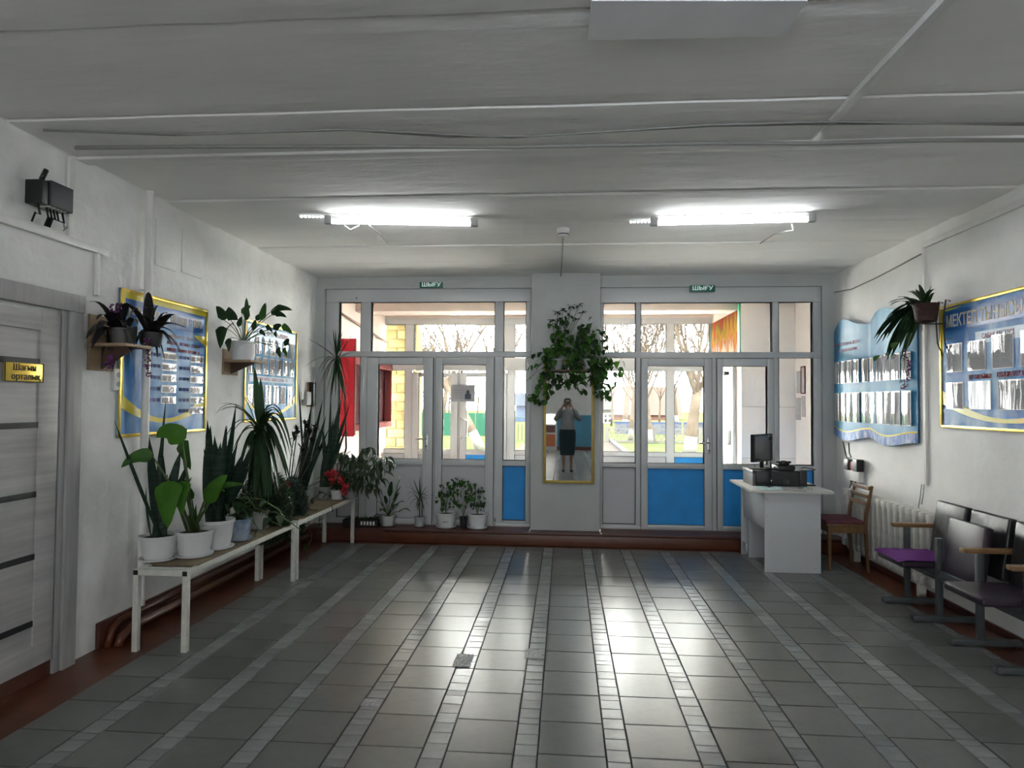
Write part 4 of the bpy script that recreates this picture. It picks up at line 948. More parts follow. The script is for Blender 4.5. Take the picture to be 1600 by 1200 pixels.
# radio / intercom box, microphone, telephone
x0r, x1r = ony(1214, 740, dy0+.40).x, ony(1244, 740, dy0+.40).x
IB = thing('intercom_box', 'black intercom box stacked at the right of the computer case', 'intercom', ((x0r+x1r)/2, dy0+.45, cz))
zi = ony(1220, 731, dy0+.38).z
box('intercom_body', BLACK, IB, x0r, x1r-.02, dy0+.36, dy0+.60, cz+.004, zi+.02, b=.005); box('side_box', BLACK, IB, x1r+.0, x1r+.07, dy0+.30, dy0+.46, DZ+.001, zi-.02, b=.006)
MB().tube([(x1r+.03, dy0+.35, zi), (x1r+.06, dy0+.34, zi+.01), (x1r+.16, dy0+.33, zi-.01)], .005, 6).build('plug_lead', BCABLE, IB, world=True, smooth=True)
PH = thing('telephone_handset', 'small black rounded handset on top of the intercom box', 'handset', (x1r-.10, dy0+.46, zi+.02))
MB().lathe([(.05, 0), (.055, .015), (.045, .035), (.02, .045)], 16).build('handset_body', BLACK, PH, smooth='auto'); MB().bbox(-.07, .07, -.018, .018, .02, .04, .008).build('grip', BLACK, PH, smooth='auto')
mp_ = ony(1199, 752, dy0+.33)
MI = thing('microphone', 'thin black gooseneck microphone standing before the monitor', 'microphone', (mp_.x, dy0+.235, DZ))
MB().bbox(-.03, .03, -.03, .03, 0, .02, .005).build('microphone_base', BLACK, MI)
hm = ony(1199, 684, dy0+.235).z-DZ
MB().tube([(0, 0, .015), (.002, 0, hm*.5), (0, 0, hm-.02)], .0045, 6).build('gooseneck', BCABLE, MI, smooth=True)
MB().lathe([(.004, -.03), (.016, -.02), (.021, 0), (.017, .018), (.004, .026)], 12, c=(0, 0, hm)).build('foam_head', BLACK, MI, smooth=True)
for i, (px, py, w, l, rz, lab) in enumerate(((1206, 764, .27, .14, .1, 'open pale green printed booklet on the desk'), (1240, 766, .20, .12, -.2, 'loose white papers at the front of the desk'), (1258, 764, .10, .08, .25, 'white sheet right of the booklet on the desk'))):
    p = at_desk(px, py); q = MB(); n = 8
    for k in range(n):
        u, v = -w/2+w*k/n, -w/2+w*(k+1)/n; f = lambda x: .006+.010*abs(math.sin(x/w*math.pi*2+i))+i*.0006
        q.add([(u, -l/2, 0), (v, -l/2, 0), (v, l/2, 0), (u, l/2, 0), (u, -l/2, f(u)), (v, -l/2, f(v)), (v, l/2, f(v)), (u, l/2, f(u))], [(4, 5, 6, 7), (0, 1, 5, 4), (2, 3, 7, 6)])
    t = q.build('desk_papers', print_mat('aqua_page', (.50, .72, .72), (.75, .78, .76), 6) if i == 0 else TEXTP); t.location = (p.x, p.y, DZ+.001); t.rotation_euler.z = rz
    tag(t, lab, 'papers')
p = at_desk(1190, 759); t = MB().bbox(-.02, .02, -.014, .014, 0, .03, .008).build('blue_stapler', mat('blue_plastic', (.02, .06, .30), .4), smooth='auto'); t.location = (p.x, p.y, DZ); tag(t, 'small blue desk object beside the booklet', 'stapler')
p = at_desk(1262, 759); t = MB().bbox(-.07, .07, -.025, .025, 0, .012, .005).build('black_folder', BLACK, smooth='auto'); t.location = (p.x, p.y, DZ); tag(t, 'flat black notebook at the right rear of the desk', 'notebook')
for k, pp in enumerate(([(1180, 727), (1178, 735), (1182, 741)], [(1205, 723), (1206, 738), (1212, 742)])):
    tag(MB().tube([ony(x, y, dy0+.50) for x, y in pp], .004, 6).build('desk_cable', BCABLE, smooth=True), ('dark lead hanging left of the monitor stand', 'dark lead hanging right of the monitor stand')[k], 'cable')
# ------------------------------------------------------------------ wooden chair
CW = mat('brown_varnished_wood', (.16, .085, .032), .4, var=.25, scale=8, stretch=(5, 5, 1))
PAD = mat('worn_red_cushion', (.20, .035, .03), .9, col2=(.07, .035, .075), scale=14, bump=.3, bscale=40)
f0, f1, f2 = onz(1298, 893, 0), onz(1366, 890, 0), onz(1343, 880, 0)
cx, cy = f0.x-.01, f0.y
CH = thing('wooden_chair', 'wooden chair with a worn red cushion beside the desk', 'chair', (cx+.2, cy+.18, 0), rz=math.radians(0))
W2, D2 = .355, .36   # along x (seat depth) and y (seat width)
for (x, y, h) in ((0, 0, .43), (0, D2, .43)): MB().tube([(x-.2, y-.18, 0), (x-.2, y-.18, h)], [.014, .021], 4).build('leg', CW, CH)
for y in (0, D2): MB().tube([(W2-.2-.01, y-.18, 0), (W2-.2-.03, y-.18, .42), (W2-.2-.02, y-.18, .55), (W2-.2+.03, y-.18, .80)], [.015, .020, .020, .014], 4).build('rear_leg', CW, CH)
for (a, b_) in (((-.2, -.18), (W2-.24, -.18)), ((-.2, D2-.18), (W2-.24, D2-.18))): MB().box(a[0], b_[0], a[1]-.011, a[1]+.011, .36, .42).build('apron', CW, CH)
for x in (-.2, W2-.235): MB().box(x-.011, x+.011, -.18, D2-.18, .36, .42).build('apron', CW, CH)
MB().bbox(-.23, W2-.23, -.20, D2-.16, .42, .445, .01).build('seat', CW, CH, smooth='auto'); MB().bbox(-.24, W2-.24, -.205, D2-.155, .443, .475, .014).build('cushion', PAD, CH, smooth='auto')
for z, xo in ((.63, .0), (.70, .012), (.775, .025)): MB().bbox(W2-.2-.018+xo-.01, W2-.2-.018+xo+.01, -.18, D2-.18, z-.018, z+.018, .005).build('back_slat', CW, CH, smooth='auto')
# ------------------------------------------------------------------ row of theatre seats
FRM = mat('grey_steel_frame', (.065, .075, .08), .45, var=.15, scale=12); VIN = mat('black_vinyl', (.020, .019, .022), .34, bump=.6, bscale=6, spec=.6); PLUM = mat('plum_vinyl', (.030, .020, .032), .35, var=.2); ARM = mat('varnished_armrest', (.22, .12, .05), .35, var=.2, scale=6, stretch=(1, 6, 1))
PURP = mat('purple_cloth', (.14, .022, .20), .95, var=.2, scale=30, bump=.4, bscale=60)
SY = [5.475, 5.03, 4.56, 4.10]; SXf, SXb = 2.49, 2.93
ROW = thing('theatre_seats', 'row of joined black tip-up theatre seats along the right wall', 'seats', (2.75, 4.8, 0))
for i, y in enumerate(SY):
    MB().bbox(SXf, SXb, y-.025, y+.025, .012, .05, .008).build('foot_bar', FRM, ROW, world=True, smooth='auto')
    for x in (SXf+.03, SXb-.03): MB().cyl((x, y, 0), (x, y, .014), .02, 10).build('glide', BLACK, ROW, world=True)
    MB().bbox(2.66, 2.70, y-.018, y+.018, .04, .62 if i != 1 else .60, .004).build('leg', FRM, ROW, world=True, smooth='auto')
    if i != 1: MB().bbox(2.57, 2.90, y-.03, y+.03, .60, .632, .01).build('armrest', ARM, ROW, world=True, smooth='auto')
MB().bbox(2.665, 2.695, SY[3], SY[0], .30, .335, .004).build('beam', FRM, ROW, world=True, smooth='auto')
for i in range(3):
    y1, y0 = SY[i]-.024, SY[i+1]+.024
    M = Matrix.Translation((2.862, 0, .43)) @ Matrix.Rotation(math.radians(8), 4, 'Y')
    q = MB(); q.bbox(-.03, .03, y0+.005, y1-.005, -.02, .39, .018, 3, M=M); q.build('backrest', VIN, ROW, world=True, smooth='auto')
    if i == 1:
        M2 = Matrix.Translation((2.71, 0, .36)) @ Matrix.Rotation(math.radians(8), 4, 'Y')
        q = MB(); q.bbox(-.028, .028, y0+.005, y1-.005, -.02, .40, .015, M=M2); q.build('seat', PLUM, ROW, world=True, smooth='auto')
    else:
        q = MB(); q.bbox(2.44, 2.83, y0+.005, y1-.005, .375, .425, .016, 3); q.build('seat', PLUM, ROW, world=True, smooth='auto')
    box('seat_bracket', FRM, ROW, 2.66, 2.80, y0+.01, y1-.01, .34, .378)
y1, y0 = SY[0]-.01, SY[1]+.02; n = 10; q = MB(); g = []
for i in range(n+1):
    for j in range(n+1):
        x = 2.425+.40*i/n; y = y0+(y1-y0)*j/n; e = (i == 0)*.012
        g.append((x, y, .43+random.uniform(0, .008)-e))
q.add(g, [(i*(n+1)+j, (i+1)*(n+1)+j, (i+1)*(n+1)+j+1, i*(n+1)+j+1) for i in range(n) for j in range(n)])
q.add([(x, y, z-.006) for x, y, z in g], [(i*(n+1)+j, (i+1)*(n+1)+j, (i+1)*(n+1)+j+1, i*(n+1)+j+1) for i in range(n) for j in range(n)])
tag(q.build('seat_cloth', PURP, smooth=True), 'purple cloth spread on the farthest theatre seat', 'cloth')
# notice taped to the left door glass
a, b_ = ony(705.5, 601, YF-.03), ony(742, 628, YF-.03)
t = thing('door_notice', 'printed sheet taped to the glass of the left entrance door', 'notice', ((a.x+b_.x)/2, YF-.02, b_.z))
box('sheet', mat('backlit_paper', (.52, .51, .52), .8, trans=.35), t, a.x, b_.x, YF-.0245, YF-.0225, b_.z, a.z)
q = MB(); cxm = a.x+(b_.x-a.x)*.70; zm = b_.z+(a.z-b_.z)*.22
q.box(cxm-.035, cxm+.035, YF-.026, YF-.0245, b_.z+.03, b_.z+.09); q.lathe([(.018, 0), (.02, .02), (.012, .045)], 10, c=(cxm, YF-.0255, b_.z+.09), M=Matrix.Diagonal((1, .05, 1, 1)))
q.build('printed_figure', mat('grey_blue_print', (.10, .12, .17), .7), t, world=True)
for k in range(4): box('printed_line', mat('pale_ink', (.40, .39, .41), .7), t, a.x+.03, cxm-.06, YF-.0255, YF-.0245, a.z-.07-k*.028, a.z-.062-k*.028)
# crinkled clear tape stuck over broken strip tiles
TAPE = mat('crinkled_clear_tape', (.30, .31, .31), .12, bump=1.0, bscale=45, spec=.7)
for (px, py, w, l, lab) in ((724, 1032, .105, .20, 'larger crinkled tape patch on the floor strip left of centre'), (834, 1022, .105, .16, 'crinkled tape patch on the floor strip below the mirror'), (581, 1098, .10, .09, 'small crinkled tape patch on the floor strip toward the benches')):
    p = onz(px, py, .008); q = MB(); n = 7; g = []
    for i in range(n+1):
        for j in range(n+1): g.append((-w/2+w*i/n+random.uniform(-.002, .002), -l/2+l*j/n+random.uniform(-.003, .003), .0015+random.uniform(0, .003)*(0 < i < n)*(0 < j < n)))
    q.add(g, [(i*(n+1)+j, (i+1)*(n+1)+j, (i+1)*(n+1)+j+1, i*(n+1)+j+1) for i in range(n) for j in range(n)])
    o = tag(q.build('floor_tape', TAPE, smooth=True), lab, 'tape', 'tape patches on the floor'); o.location = (p.x, p.y, .0085)
# ------------------------------------------------------------------ plants
G_DARK = mat('dark_green_leaf', (.020, .055, .018), .5, var=.3, scale=12, spec=.28, rand=.25, trans=.12)
G_SANS = mat('sansevieria_leaf', (.014, .036, .022), .5, var=.45, scale=14, stretch=(.4, .4, 4), spec=.28, rand=.2, trans=.05)
G_MID = mat('mid_green_leaf', (.045, .13, .022), .5, var=.25, scale=10, spec=.28, rand=.3, trans=.25)
G_BRIGHT = mat('bright_green_leaf', (.055, .17, .016), .5, var=.2, scale=8, spec=.28, rand=.25, trans=.35)
G_PURP = mat('dark_purple_green_leaf', (.013, .024, .016), .5, col2=(.022, .012, .02), scale=5, spec=.28, rand=.3, trans=.08)
G_GREY = mat('grey_green_leaf', (.055, .085, .045), .5, var=.25, scale=10, spec=.28, rand=.3, trans=.15)
STEM = mat('green_stem', (.07, .12, .035), .5, var=.2); TWIG = mat('brown_twig', (.07, .05, .03), .7, var=.2); SOIL = mat('dark_soil', (.02, .014, .01), .95, var=.3, scale=40, bump=.6, bscale=60)
FL_PUR = mat('purple_blossom', (.15, .035, .17), .6, rand=.4, trans=.2); FL_RED = mat('coral_red_blossom', (.60, .045, .06), .6, rand=.35, trans=.2)
PW = mat('white_plastic_pot', (.68, .69, .70), .38, var=.03, scale=6)
PG = mat('grey_plastic_pot', (.30, .31, .31), .5, var=.06)
up = Vector((0, 0, 1))
PROF = dict(sword=lambda u: (.55+.45*min(1, u*3))*(1 if u < .62 else max(0., (1-u)/.38)**.7),
            strap=lambda u: min(1, .45+u*2.2)*(1-u)**.55,
            oval=lambda u: max(.02, math.sin(math.pi*min(1, u*.97+.03))**.75),
            heart=lambda u: (max(0., 1-u)**.62)*min(1., .34+u*4.5)*1.08,
            lance=lambda u: max(.03, math.sin(math.pi*(u**.8*.96+.04))))
def leaf_mesh(pts, w, prof, fold=.25, side=None, mats=None, name='leaf'):
    """one leaf blade along pts: three strips of verts, folded along the midrib, with a little thickness"""
    pts = [Vector(p) for p in pts]; n = len(pts); L = []; f = PROF[prof]
    for i, p in enumerate(pts):
        d = pts[min(i+1, n-1)]-pts[max(0, i-1)]
        d = d.normalized() if d.length > 1e-6 else up
        s = side if side is not None else d.cross(up)
        if s.length < 1e-3: s = Vector((1, 0, 0))
        s = (s-d*s.dot(d)).normalized(); nrm = s.cross(d).normalized(); h = w*.5*f(i/(n-1))
        L.append((p-s*h+nrm*fold*h, p, p+s*h+nrm*fold*h))
    q = MB()
    q.add([v for r in L for v in r], [(3*i+k, 3*i+k+1, 3*i+k+4, 3*i+k+3) for i in range(n-1) for k in (0, 1)])
    return q.mesh(name, mats, True)
def curve(a, b, sag=.0, n=7, bow=(0, 0, 0)):
    """from a to b with an upward bow"""
    a, b = Vector(a), Vector(b); bow = Vector(bow)
    return [a.lerp(b, i/(n-1))+(up*sag+bow)*(4*(i/(n-1))*(1-i/(n-1))) for i in range(n)]
CAMX = Vector((1, 0, 0))
def tip(px, py, Y):
    """a point seen at (px, py) at the plant's depth, kept clear of the walls it grows beside"""
    p = ony(px, py, Y)
    if p.x < XL+.06: p = onx(px, py, XL+random.uniform(.06, .15))
    if p.x > XR-.06: p = onx(px, py, XR-random.uniform(.06, .15))
    return p
def add_leaf(t, pts, w, prof, m, fold=.25, side=None):
    o = bpy.data.objects.new('leaf', leaf_mesh([Vector(p)-t.location for p in pts], w, prof, fold, side, m)); link(o, t); return o
def sansev(t, base, tips, Y, w=.055, m=G_SANS, prof='sword', sag=.0, spread=.02):
    """upright blades: tips given as photo directions at the plant's own depth"""
    for k, tp in enumerate(tips):
        px, py = tp[0], tp[1]; ww = tp[2] if len(tp) > 2 else w; dy = random.uniform(-.05, .05)
        tp_ = tip(px, py, Y+dy); b = Vector(base)+Vector((random.uniform(-1, 1)*spread, random.uniform(-1, 1)*spread, 0))
        add_leaf(t, curve(b, tp_, sag, 7, (random.uniform(-.01, .01), 0, 0)), ww, prof, m, .35, Vector((1, random.uniform(-.5, .5), 0)))
POTN = [0]
def pot(t, r, h, m=PW, rim=.012, taper=.74, saucer=True, rib=0, n=24):
    """pot standing at the thing's origin"""
    z = .012 if saucer else 0
    if saucer: MB().lathe([(r*.80, 0), (r*.95, .006), (r*1.0, .018), (r*.96, .018), (r*.8, .008), (r*.01, .008)], n).build('saucer', m, t, smooth='auto')
    MB().lathe([(r*taper*.6, z), (r*taper, z), (r*(taper+.10), z+h*.3), (r*.93, z+h*.82), (r*.94, z+h*.86), (r, z+h*.88), (r*1.02, z+h), (r*.95, z+h), (r*.88, z+h*.85), (r*.86, z+h*.8)], n, rib=rib).build('pot', m, t, smooth='auto')
    MB().lathe([(r*.9, z+h*.86), (r*.5, z+h*.89), (.001, z+h*.90)], n).build('soil', SOIL, t, smooth=True)
    return z+h*.88
def plant(name, label, loc, group=None): return thing(name, label, 'plant', loc, group)
def on_bench(px, py): return onz(px, py, ZB+.004)
GB = 'potted plants on the benches'
# --- 1 sansevieria
L1 = on_bench(247, 874); t = plant('potted_sansevieria', 'sword-leaved plant in the round white pot nearest the bench end', L1, GB)
r1 = .118; zt1 = pot(t, r1, .15)
b1 = L1+Vector((0, 0, zt1))
sansev(t, b1, [(178, 655, .035), (259, 626, .026), (233, 682, .07), (251, 690, .065), (283, 702, .065), (296, 720, .06), (243, 760, .05), (300, 745, .05), (228, 760, .02), (262, 740, .07)], L1.y, .06, spread=.045)
# --- 2 arum with arrow leaves
L2 = on_bench(303, 868); t = plant('potted_arum', 'plant with big bright heart leaves in the second white pot', L2, GB)
zt2 = pot(t, .125, .16); b2 = L2+Vector((0, 0, zt2))
for (sx, sy, tx, ty, w, m, dy, bow) in ((262, 752, 262, 826, .20, G_BRIGHT, -.34, .02), (284, 752, 284, 806, .13, G_BRIGHT, -.28, .02), (285, 690, 244, 684, .16, G_BRIGHT, -.2, .05), (282, 690, 298, 735, .11, G_MID, .02, .02), (238, 712, 189, 731, .10, G_MID, -.25, .03), (322, 785, 356, 742, .12, G_BRIGHT, -.05, .02), (330, 760, 352, 768, .06, G_MID, 0, .01), (300, 780, 283, 742, .07, G_MID, .05, .01), (345, 760, 382, 757, .05, G_MID, .1, .01)):
    s = tip(sx, sy, L2.y+dy); e_ = tip(tx, ty, L2.y+dy-.03); mid = b2.lerp(s, .55)+Vector((0, 0, .03))
    MB().tube([Vector(p)-L2 for p in (b2+Vector((random.uniform(-.03, .03), random.uniform(-.03, .03), -.01)), mid, s)], [.011, .008, .004], 6).build('stem', STEM, t, smooth=True)
    add_leaf(t, curve(s, e_, bow, 9, (0, -.02, 0)), w, 'heart', m, .22, (e_-s).cross(Vector((0, 1, .15))))
for k in range(4):
    add_leaf(t, curve(b2, b2+Vector((random.uniform(-.08, .08), random.uniform(-.05, .05), random.uniform(.10, .2))), 0, 6), .035, 'lance', G_MID, .3, CAMX)
# --- 3 sansevieria in ribbed pot
L3 = on_bench(337, 856); t = plant('potted_sansevieria', 'tall sword-leaved plant in the ribbed white pot, third along the bench', L3, GB)
zt3 = pot(t, .125, .19, rib=.035, n=32); b3 = L3+Vector((0, 0, zt3))
sansev(t, b3, [(324, 655, .075), (329, 664, .08), (369, 630, .05), (355, 664, .05), (362, 700, .05), (345, 690, .07), (318, 700, .05), (352, 720, .06), (335, 680, .08)], L3.y, .06, spread=.04)
L3b = on_bench(372, 846); L3b.x = BX0+.09; t = plant('potted_sansevieria', 'sword-leaved clump at the wall behind the blue and white pot', L3b, GB)
z3b = pot(t, .085, .13, PG)
sansev(t, L3b+Vector((0, 0, z3b)), [(353, 664, .05), (362, 672, .05), (372, 690, .06), (385, 700, .06), (396, 690, .05), (380, 720, .06), (368, 715, .06), (391, 725, .06), (358, 705, .05)], L3b.y, .05, spread=.035)
# --- 4 blue and white pot, pothos spilling to the right
FLOR = mat('blue_white_glazed_pot', (.50, .56, .60), .25, col2=(.10, .20, .38), scale=9)
L4 = on_bench(371, 843); t = plant('potted_pothos', 'trailing broad-leaved plant in the blue and white pot on the bench', L4, GB)
zt4 = pot(t, .105, .15, FLOR); b4 = L4+Vector((0, 0, zt4))
vines = [[(365, 780), (385, 775), (400, 795), (420, 800)], [(380, 790), (400, 800), (430, 800), (470, 828)], [(370, 785), (360, 770), (345, 790)], [(375, 790), (395, 815), (410, 835)]]
vines += [[(385, 785), (405, 790), (425, 815), (440, 822)], [(372, 780), (392, 800), (400, 822)], [(378, 778), (410, 780), (440, 800)]]
for vi in vines:
    P = [b4]+[ony(x, y, L4.y-.03-.02*i) for i, (x, y) in enumerate(vi)]
    MB().tube([p-L4 for p in P], .004, 5).build('vine', STEM, t, smooth=True)
    for k in range(7):
        i = random.randrange(len(P)-1); a = P[i].lerp(P[i+1], random.random()); e_ = a+Vector((random.uniform(-.09, .09), random.uniform(-.08, .04), random.uniform(-.10, .02)))
        add_leaf(t, curve(a, e_, .015, 6), random.uniform(.055, .09), 'heart', random.choice((G_GREY, G_DARK, G_DARK)), .2)
# --- 5 yucca
L5 = on_bench(408, 826); L5.x -= .04; t = plant('potted_yucca', 'tall yucca with arching strap leaves standing midway along the benches', L5, GB)
zt5 = pot(t, .10, .14, PG); c5 = ony(406, 668, L5.y)
MB().tube([(0, 0, zt5-.02), (.0, 0, (c5.z-L5.z)*.5), c5-L5+Vector((0, 0, -.05))], [.026, .024, .022], 8).build('trunk', TWIG, t, smooth=True)
for (tx, ty, w, sag) in ((397, 573, .06, 0), (407, 590, .05, 0), (333, 650, .03, .14), (345, 642, .025, .10), (378, 618, .03, .05), (463, 740, .028, .33), (455, 700, .03, .22), (440, 690, .035, .16), (432, 660, .04, .08), (372, 740, .05, .10), (383, 758, .05, .10), (393, 770, .05, .08), (404, 780, .055, .06), (415, 782, .055, .06), (425, 778, .05, .08), (437, 768, .05, .10), (398, 790, .05, .05), (410, 792, .05, .05), (420, 790, .05, .06), (446, 745, .05, .12), (454, 755, .04, .16), (360, 715, .04, .12), (352, 700, .03, .14), (388, 700, .05, .06), (425, 705, .05, .08), (411, 730, .05, .04), (398, 720, .05, .04), (450, 720, .035, .2)):
    for rep in range(2 if sag > .03 else 1):
        dy = random.uniform(-.16, .14); e_ = tip(tx+random.uniform(-7, 7)*rep, ty+random.uniform(-10, 10)*rep, L5.y+dy)
        add_leaf(t, curve(c5+Vector((random.uniform(-.02, .02), random.uniform(-.02, .02), random.uniform(-.08, .03))), e_, sag, 9), w*1.55, 'strap', G_DARK, .3)
# --- 6 asparagus fern, soft needles
def fern(label, px, py, boxpx, n, Ypl, m=G_MID, pr=.09, L=(.03, .06)):
    Lc = on_bench(px, py); t = plant('potted_fern', label, Lc, GB); z = pot(t, pr, .12, PG); q = MB(); rnd = random.Random(px)
    for k in range(n):
        rr_ = rnd.random()**.55; aa = rnd.uniform(0, 6.283); u, v = rr_*math.cos(aa), rr_*math.sin(aa)
        p = ony((boxpx[0]+boxpx[2])/2+u*(boxpx[2]-boxpx[0])/2, (boxpx[1]+boxpx[3])/2+v*(boxpx[3]-boxpx[1])/2, Ypl+rnd.gauss(0, .06))-Lc
        for j in range(5):
            d = Vector((rnd.uniform(-1, 1), rnd.uniform(-1, 1), rnd.uniform(-.9, .6))).normalized()*rnd.uniform(*L); s = d.cross(Vector((rnd.random(), rnd.random(), 1))).normalized()*.0036
            q.add([p-s, p+s, p+d], [(0, 1, 2)])
    tag(q.build('foliage', m, t), kind='stuff')
    q = MB()
    for k in range(16):
        e_ = ony(random.uniform(boxpx[0], boxpx[2]), random.uniform(boxpx[1], boxpx[3]), Ypl+random.gauss(0, .05))-Lc
        q.tube(curve((0, 0, z), e_, .06, 5), .002, 4, cap=False)
    tag(q.build('stems', STEM, t), kind='stuff')
    return t
Lf = on_bench(420, 818); fern('feathery asparagus fern hanging over the bench edge', 420, 818, (372, 735, 458, 850), 2600, Lf.y-.05, mat('fern_green', (.022, .062, .018), .5, rand=.4, trans=.2))
Lf = on_bench(447, 802); fern('darker feathery fern behind the red flower', 446, 804, (432, 745, 480, 845), 1900, Lf.y-.04, mat('fern_blue_green', (.018, .045, .028), .5, rand=.4, trans=.15))
# --- 7 trailing ivy at the junction of the benches
L7 = on_bench(470, 795); t = plant('trailing_ivy', 'trailing plant with curling stems dangling between the two benches', L7, GB); z7 = pot(t, .075, .10, mat('terracotta_pot', (.22, .10, .05), .7))
for vi in ([(470, 790), (480, 800), (483, 820), (487, 842), (478, 858), (480, 876)], [(460, 795), (450, 810), (452, 830), (440, 850)], [(480, 790), (500, 770), (515, 772), (520, 800)], [(465, 800), (430, 812), (405, 845), (430, 850)], [(480, 795), (500, 800), (497, 840)], [(470, 790), (482, 760), (500, 752), (508, 742)]):
    P = [L7+Vector((0, 0, z7))]+[ony(x, y, L7.y-.10-.01*i) for i, (x, y) in enumerate(vi)]
    MB().tube([p-L7 for p in P], .0035, 5).build('vine', TWIG, t, smooth=True)
    for k in range(7):
        i = random.randrange(len(P)-1); a = P[i].lerp(P[i+1], random.random()); e_ = a+Vector((random.uniform(-.06, .06), random.uniform(-.05, .03), random.uniform(-.07, .03)))
        add_leaf(t, curve(a, e_, .01, 5), random.uniform(.03, .055), 'oval', random.choice((G_MID, G_GREY, G_BRIGHT, G_DARK)), .2)
# --- 8 flowering plants with coral red blossoms
def blossom(t, c, r, n, m=FL_RED):
    q = MB(); rnd = random.Random(int(c.x*1000))
    for k in range(n):
        d = Vector((rnd.gauss(0, 1), rnd.gauss(0, 1), rnd.gauss(0, 1))).normalized(); p = c+d*r*rnd.uniform(.5, 1)-t.location; a = d.orthogonal().normalized()*r*.45; b = d.cross(a).normalized()*r*.35
        q.add([p-a, p-b*.8+d*r*.25, p+a, p+b*.8+d*r*.25], [(0, 1, 2, 3)])
    tag(q.build('blossom', m, t), kind='stuff')
L8 = on_bench(526, 780); t = plant('flowering_begonia', 'coral red flowering plant in small white pot on the farther bench', L8, GB); z8 = pot(t, .07, .09)
for (x, y) in ((514, 741), (521, 738), (528, 745), (533, 752), (541, 760), (538, 768), (520, 750)): blossom(t, ony(x, y, L8.y-.04), .042, 26)
for k in range(16): a = L8+Vector((0, 0, z8)); add_leaf(t, curve(a, a+Vector((random.uniform(-.12, .12), random.uniform(-.12, .08), random.uniform(.0, .14))), .03, 6), .06, 'oval', random.choice((G_MID, G_GREY)), .2)
L9 = on_bench(441, 806); L9.x -= .13; t = plant('flowering_begonia', 'dark red flowering plant half hidden beside the yucca', L9, GB); z9 = pot(t, .07, .10, PG)
for (x, y) in ((436, 765), (443, 760), (449, 757)): blossom(t, ony(x, y, L9.y-.05), .035, 24, mat('dark_red_blossom', (.33, .015, .04), .6, rand=.35))
MB().tube([(0, 0, z9-.02), (0, 0, z9+.1)], .006, 6).build('stem', STEM, t)
for k in range(10): a = L9+Vector((0, 0, z9)); add_leaf(t, curve(a, a+Vector((random.uniform(-.12, .12), random.uniform(-.12, .08), random.uniform(.02, .2))), .03, 6), .05, 'oval', G_DARK, .2)
# --- 9 farther sansevierias
L10 = on_bench(490, 787); L10.x -= .12; t = plant('potted_sansevieria', 'dark sword-leaved clump left of the red flowers on the farther bench', L10, GB); z = pot(t, .09, .13, PG)
sansev(t, L10+Vector((0, 0, z)), [(476, 652, .045), (485, 640, .05), (494, 655, .05), (505, 622, .04), (510, 648, .045), (466, 596, .025), (489, 604, .02), (480, 670, .05), (500, 672, .05), (488, 660, .05), (515, 668, .04)], L10.y, .05, spread=.04)
L11 = on_bench(520, 779); L11.x -= .10; t = plant('potted_sansevieria', 'dark sword-leaved clump right of the other, before the red fire board', L11, GB); z = pot(t, .09, .12, PG)
sansev(t, L11+Vector((0, 0, z)), [(517, 612, .03), (521, 650, .05), (534, 620, .06), (543, 640, .05), (504, 668, .05), (530, 665, .06), (541, 668, .045), (513, 690, .05), (527, 640, .05), (549, 625, .03)], L11.y, .05, spread=.04)
# --- 10 dragon tree whose head hangs before the red board
L12 = on_bench(548, 773); L12.x -= .17; t = plant('dragon_tree', 'slender dragon tree with spiky drooping head before the left glazing', L12, GB); z = pot(t, .08, .12, PG)
c12 = ony(526, 560, L12.y-.04); e12 = ony(541, 700, L12.y-.02)
MB().tube([(0, 0, z-.02), e12-L12, ony(539, 620, L12.y-.03)-L12, c12-L12], [.012, .011, .010, .009], 7).build('trunk', TWIG, t, smooth=True)
for (tx, ty, sag) in ((510, 524, .0), (524, 514, 0), (530, 516, 0), (536, 517, 0), (487, 530, .01), (549, 520, 0), (567, 549, .02), (480, 568, .05), (497, 590, .08), (500, 600, .07), (504, 608, .07), (496, 582, .08), (512, 606, .06), (518, 616, .05), (524, 622, .05), (530, 620, .05), (537, 618, .06), (543, 612, .08), (548, 603, .09), (552, 594, .10), (548, 582, .10), (508, 620, .05), (515, 625, .03), (533, 610, .05), (541, 625, .05), (545, 640, .06), (506, 594, .07), (521, 600, .05)):
    for rep in range(2):
        e_ = tip(tx+rep*random.uniform(-8, 8), ty+rep*random.uniform(-6, 8), L12.y-.04+random.uniform(-.12, .10)); add_leaf(t, curve(c12+Vector((0, 0, random.uniform(-.02, .02))), e_, sag, 8), .024, 'strap', G_DARK, .2)
for (tx, ty) in ((535, 700), (541, 705), (548, 695), (552, 690)): add_leaf(t, curve(ony(540, 672, L12.y-.03), tip(tx, ty, L12.y-.05), .02, 6), .014, 'strap', G_DARK, .2)
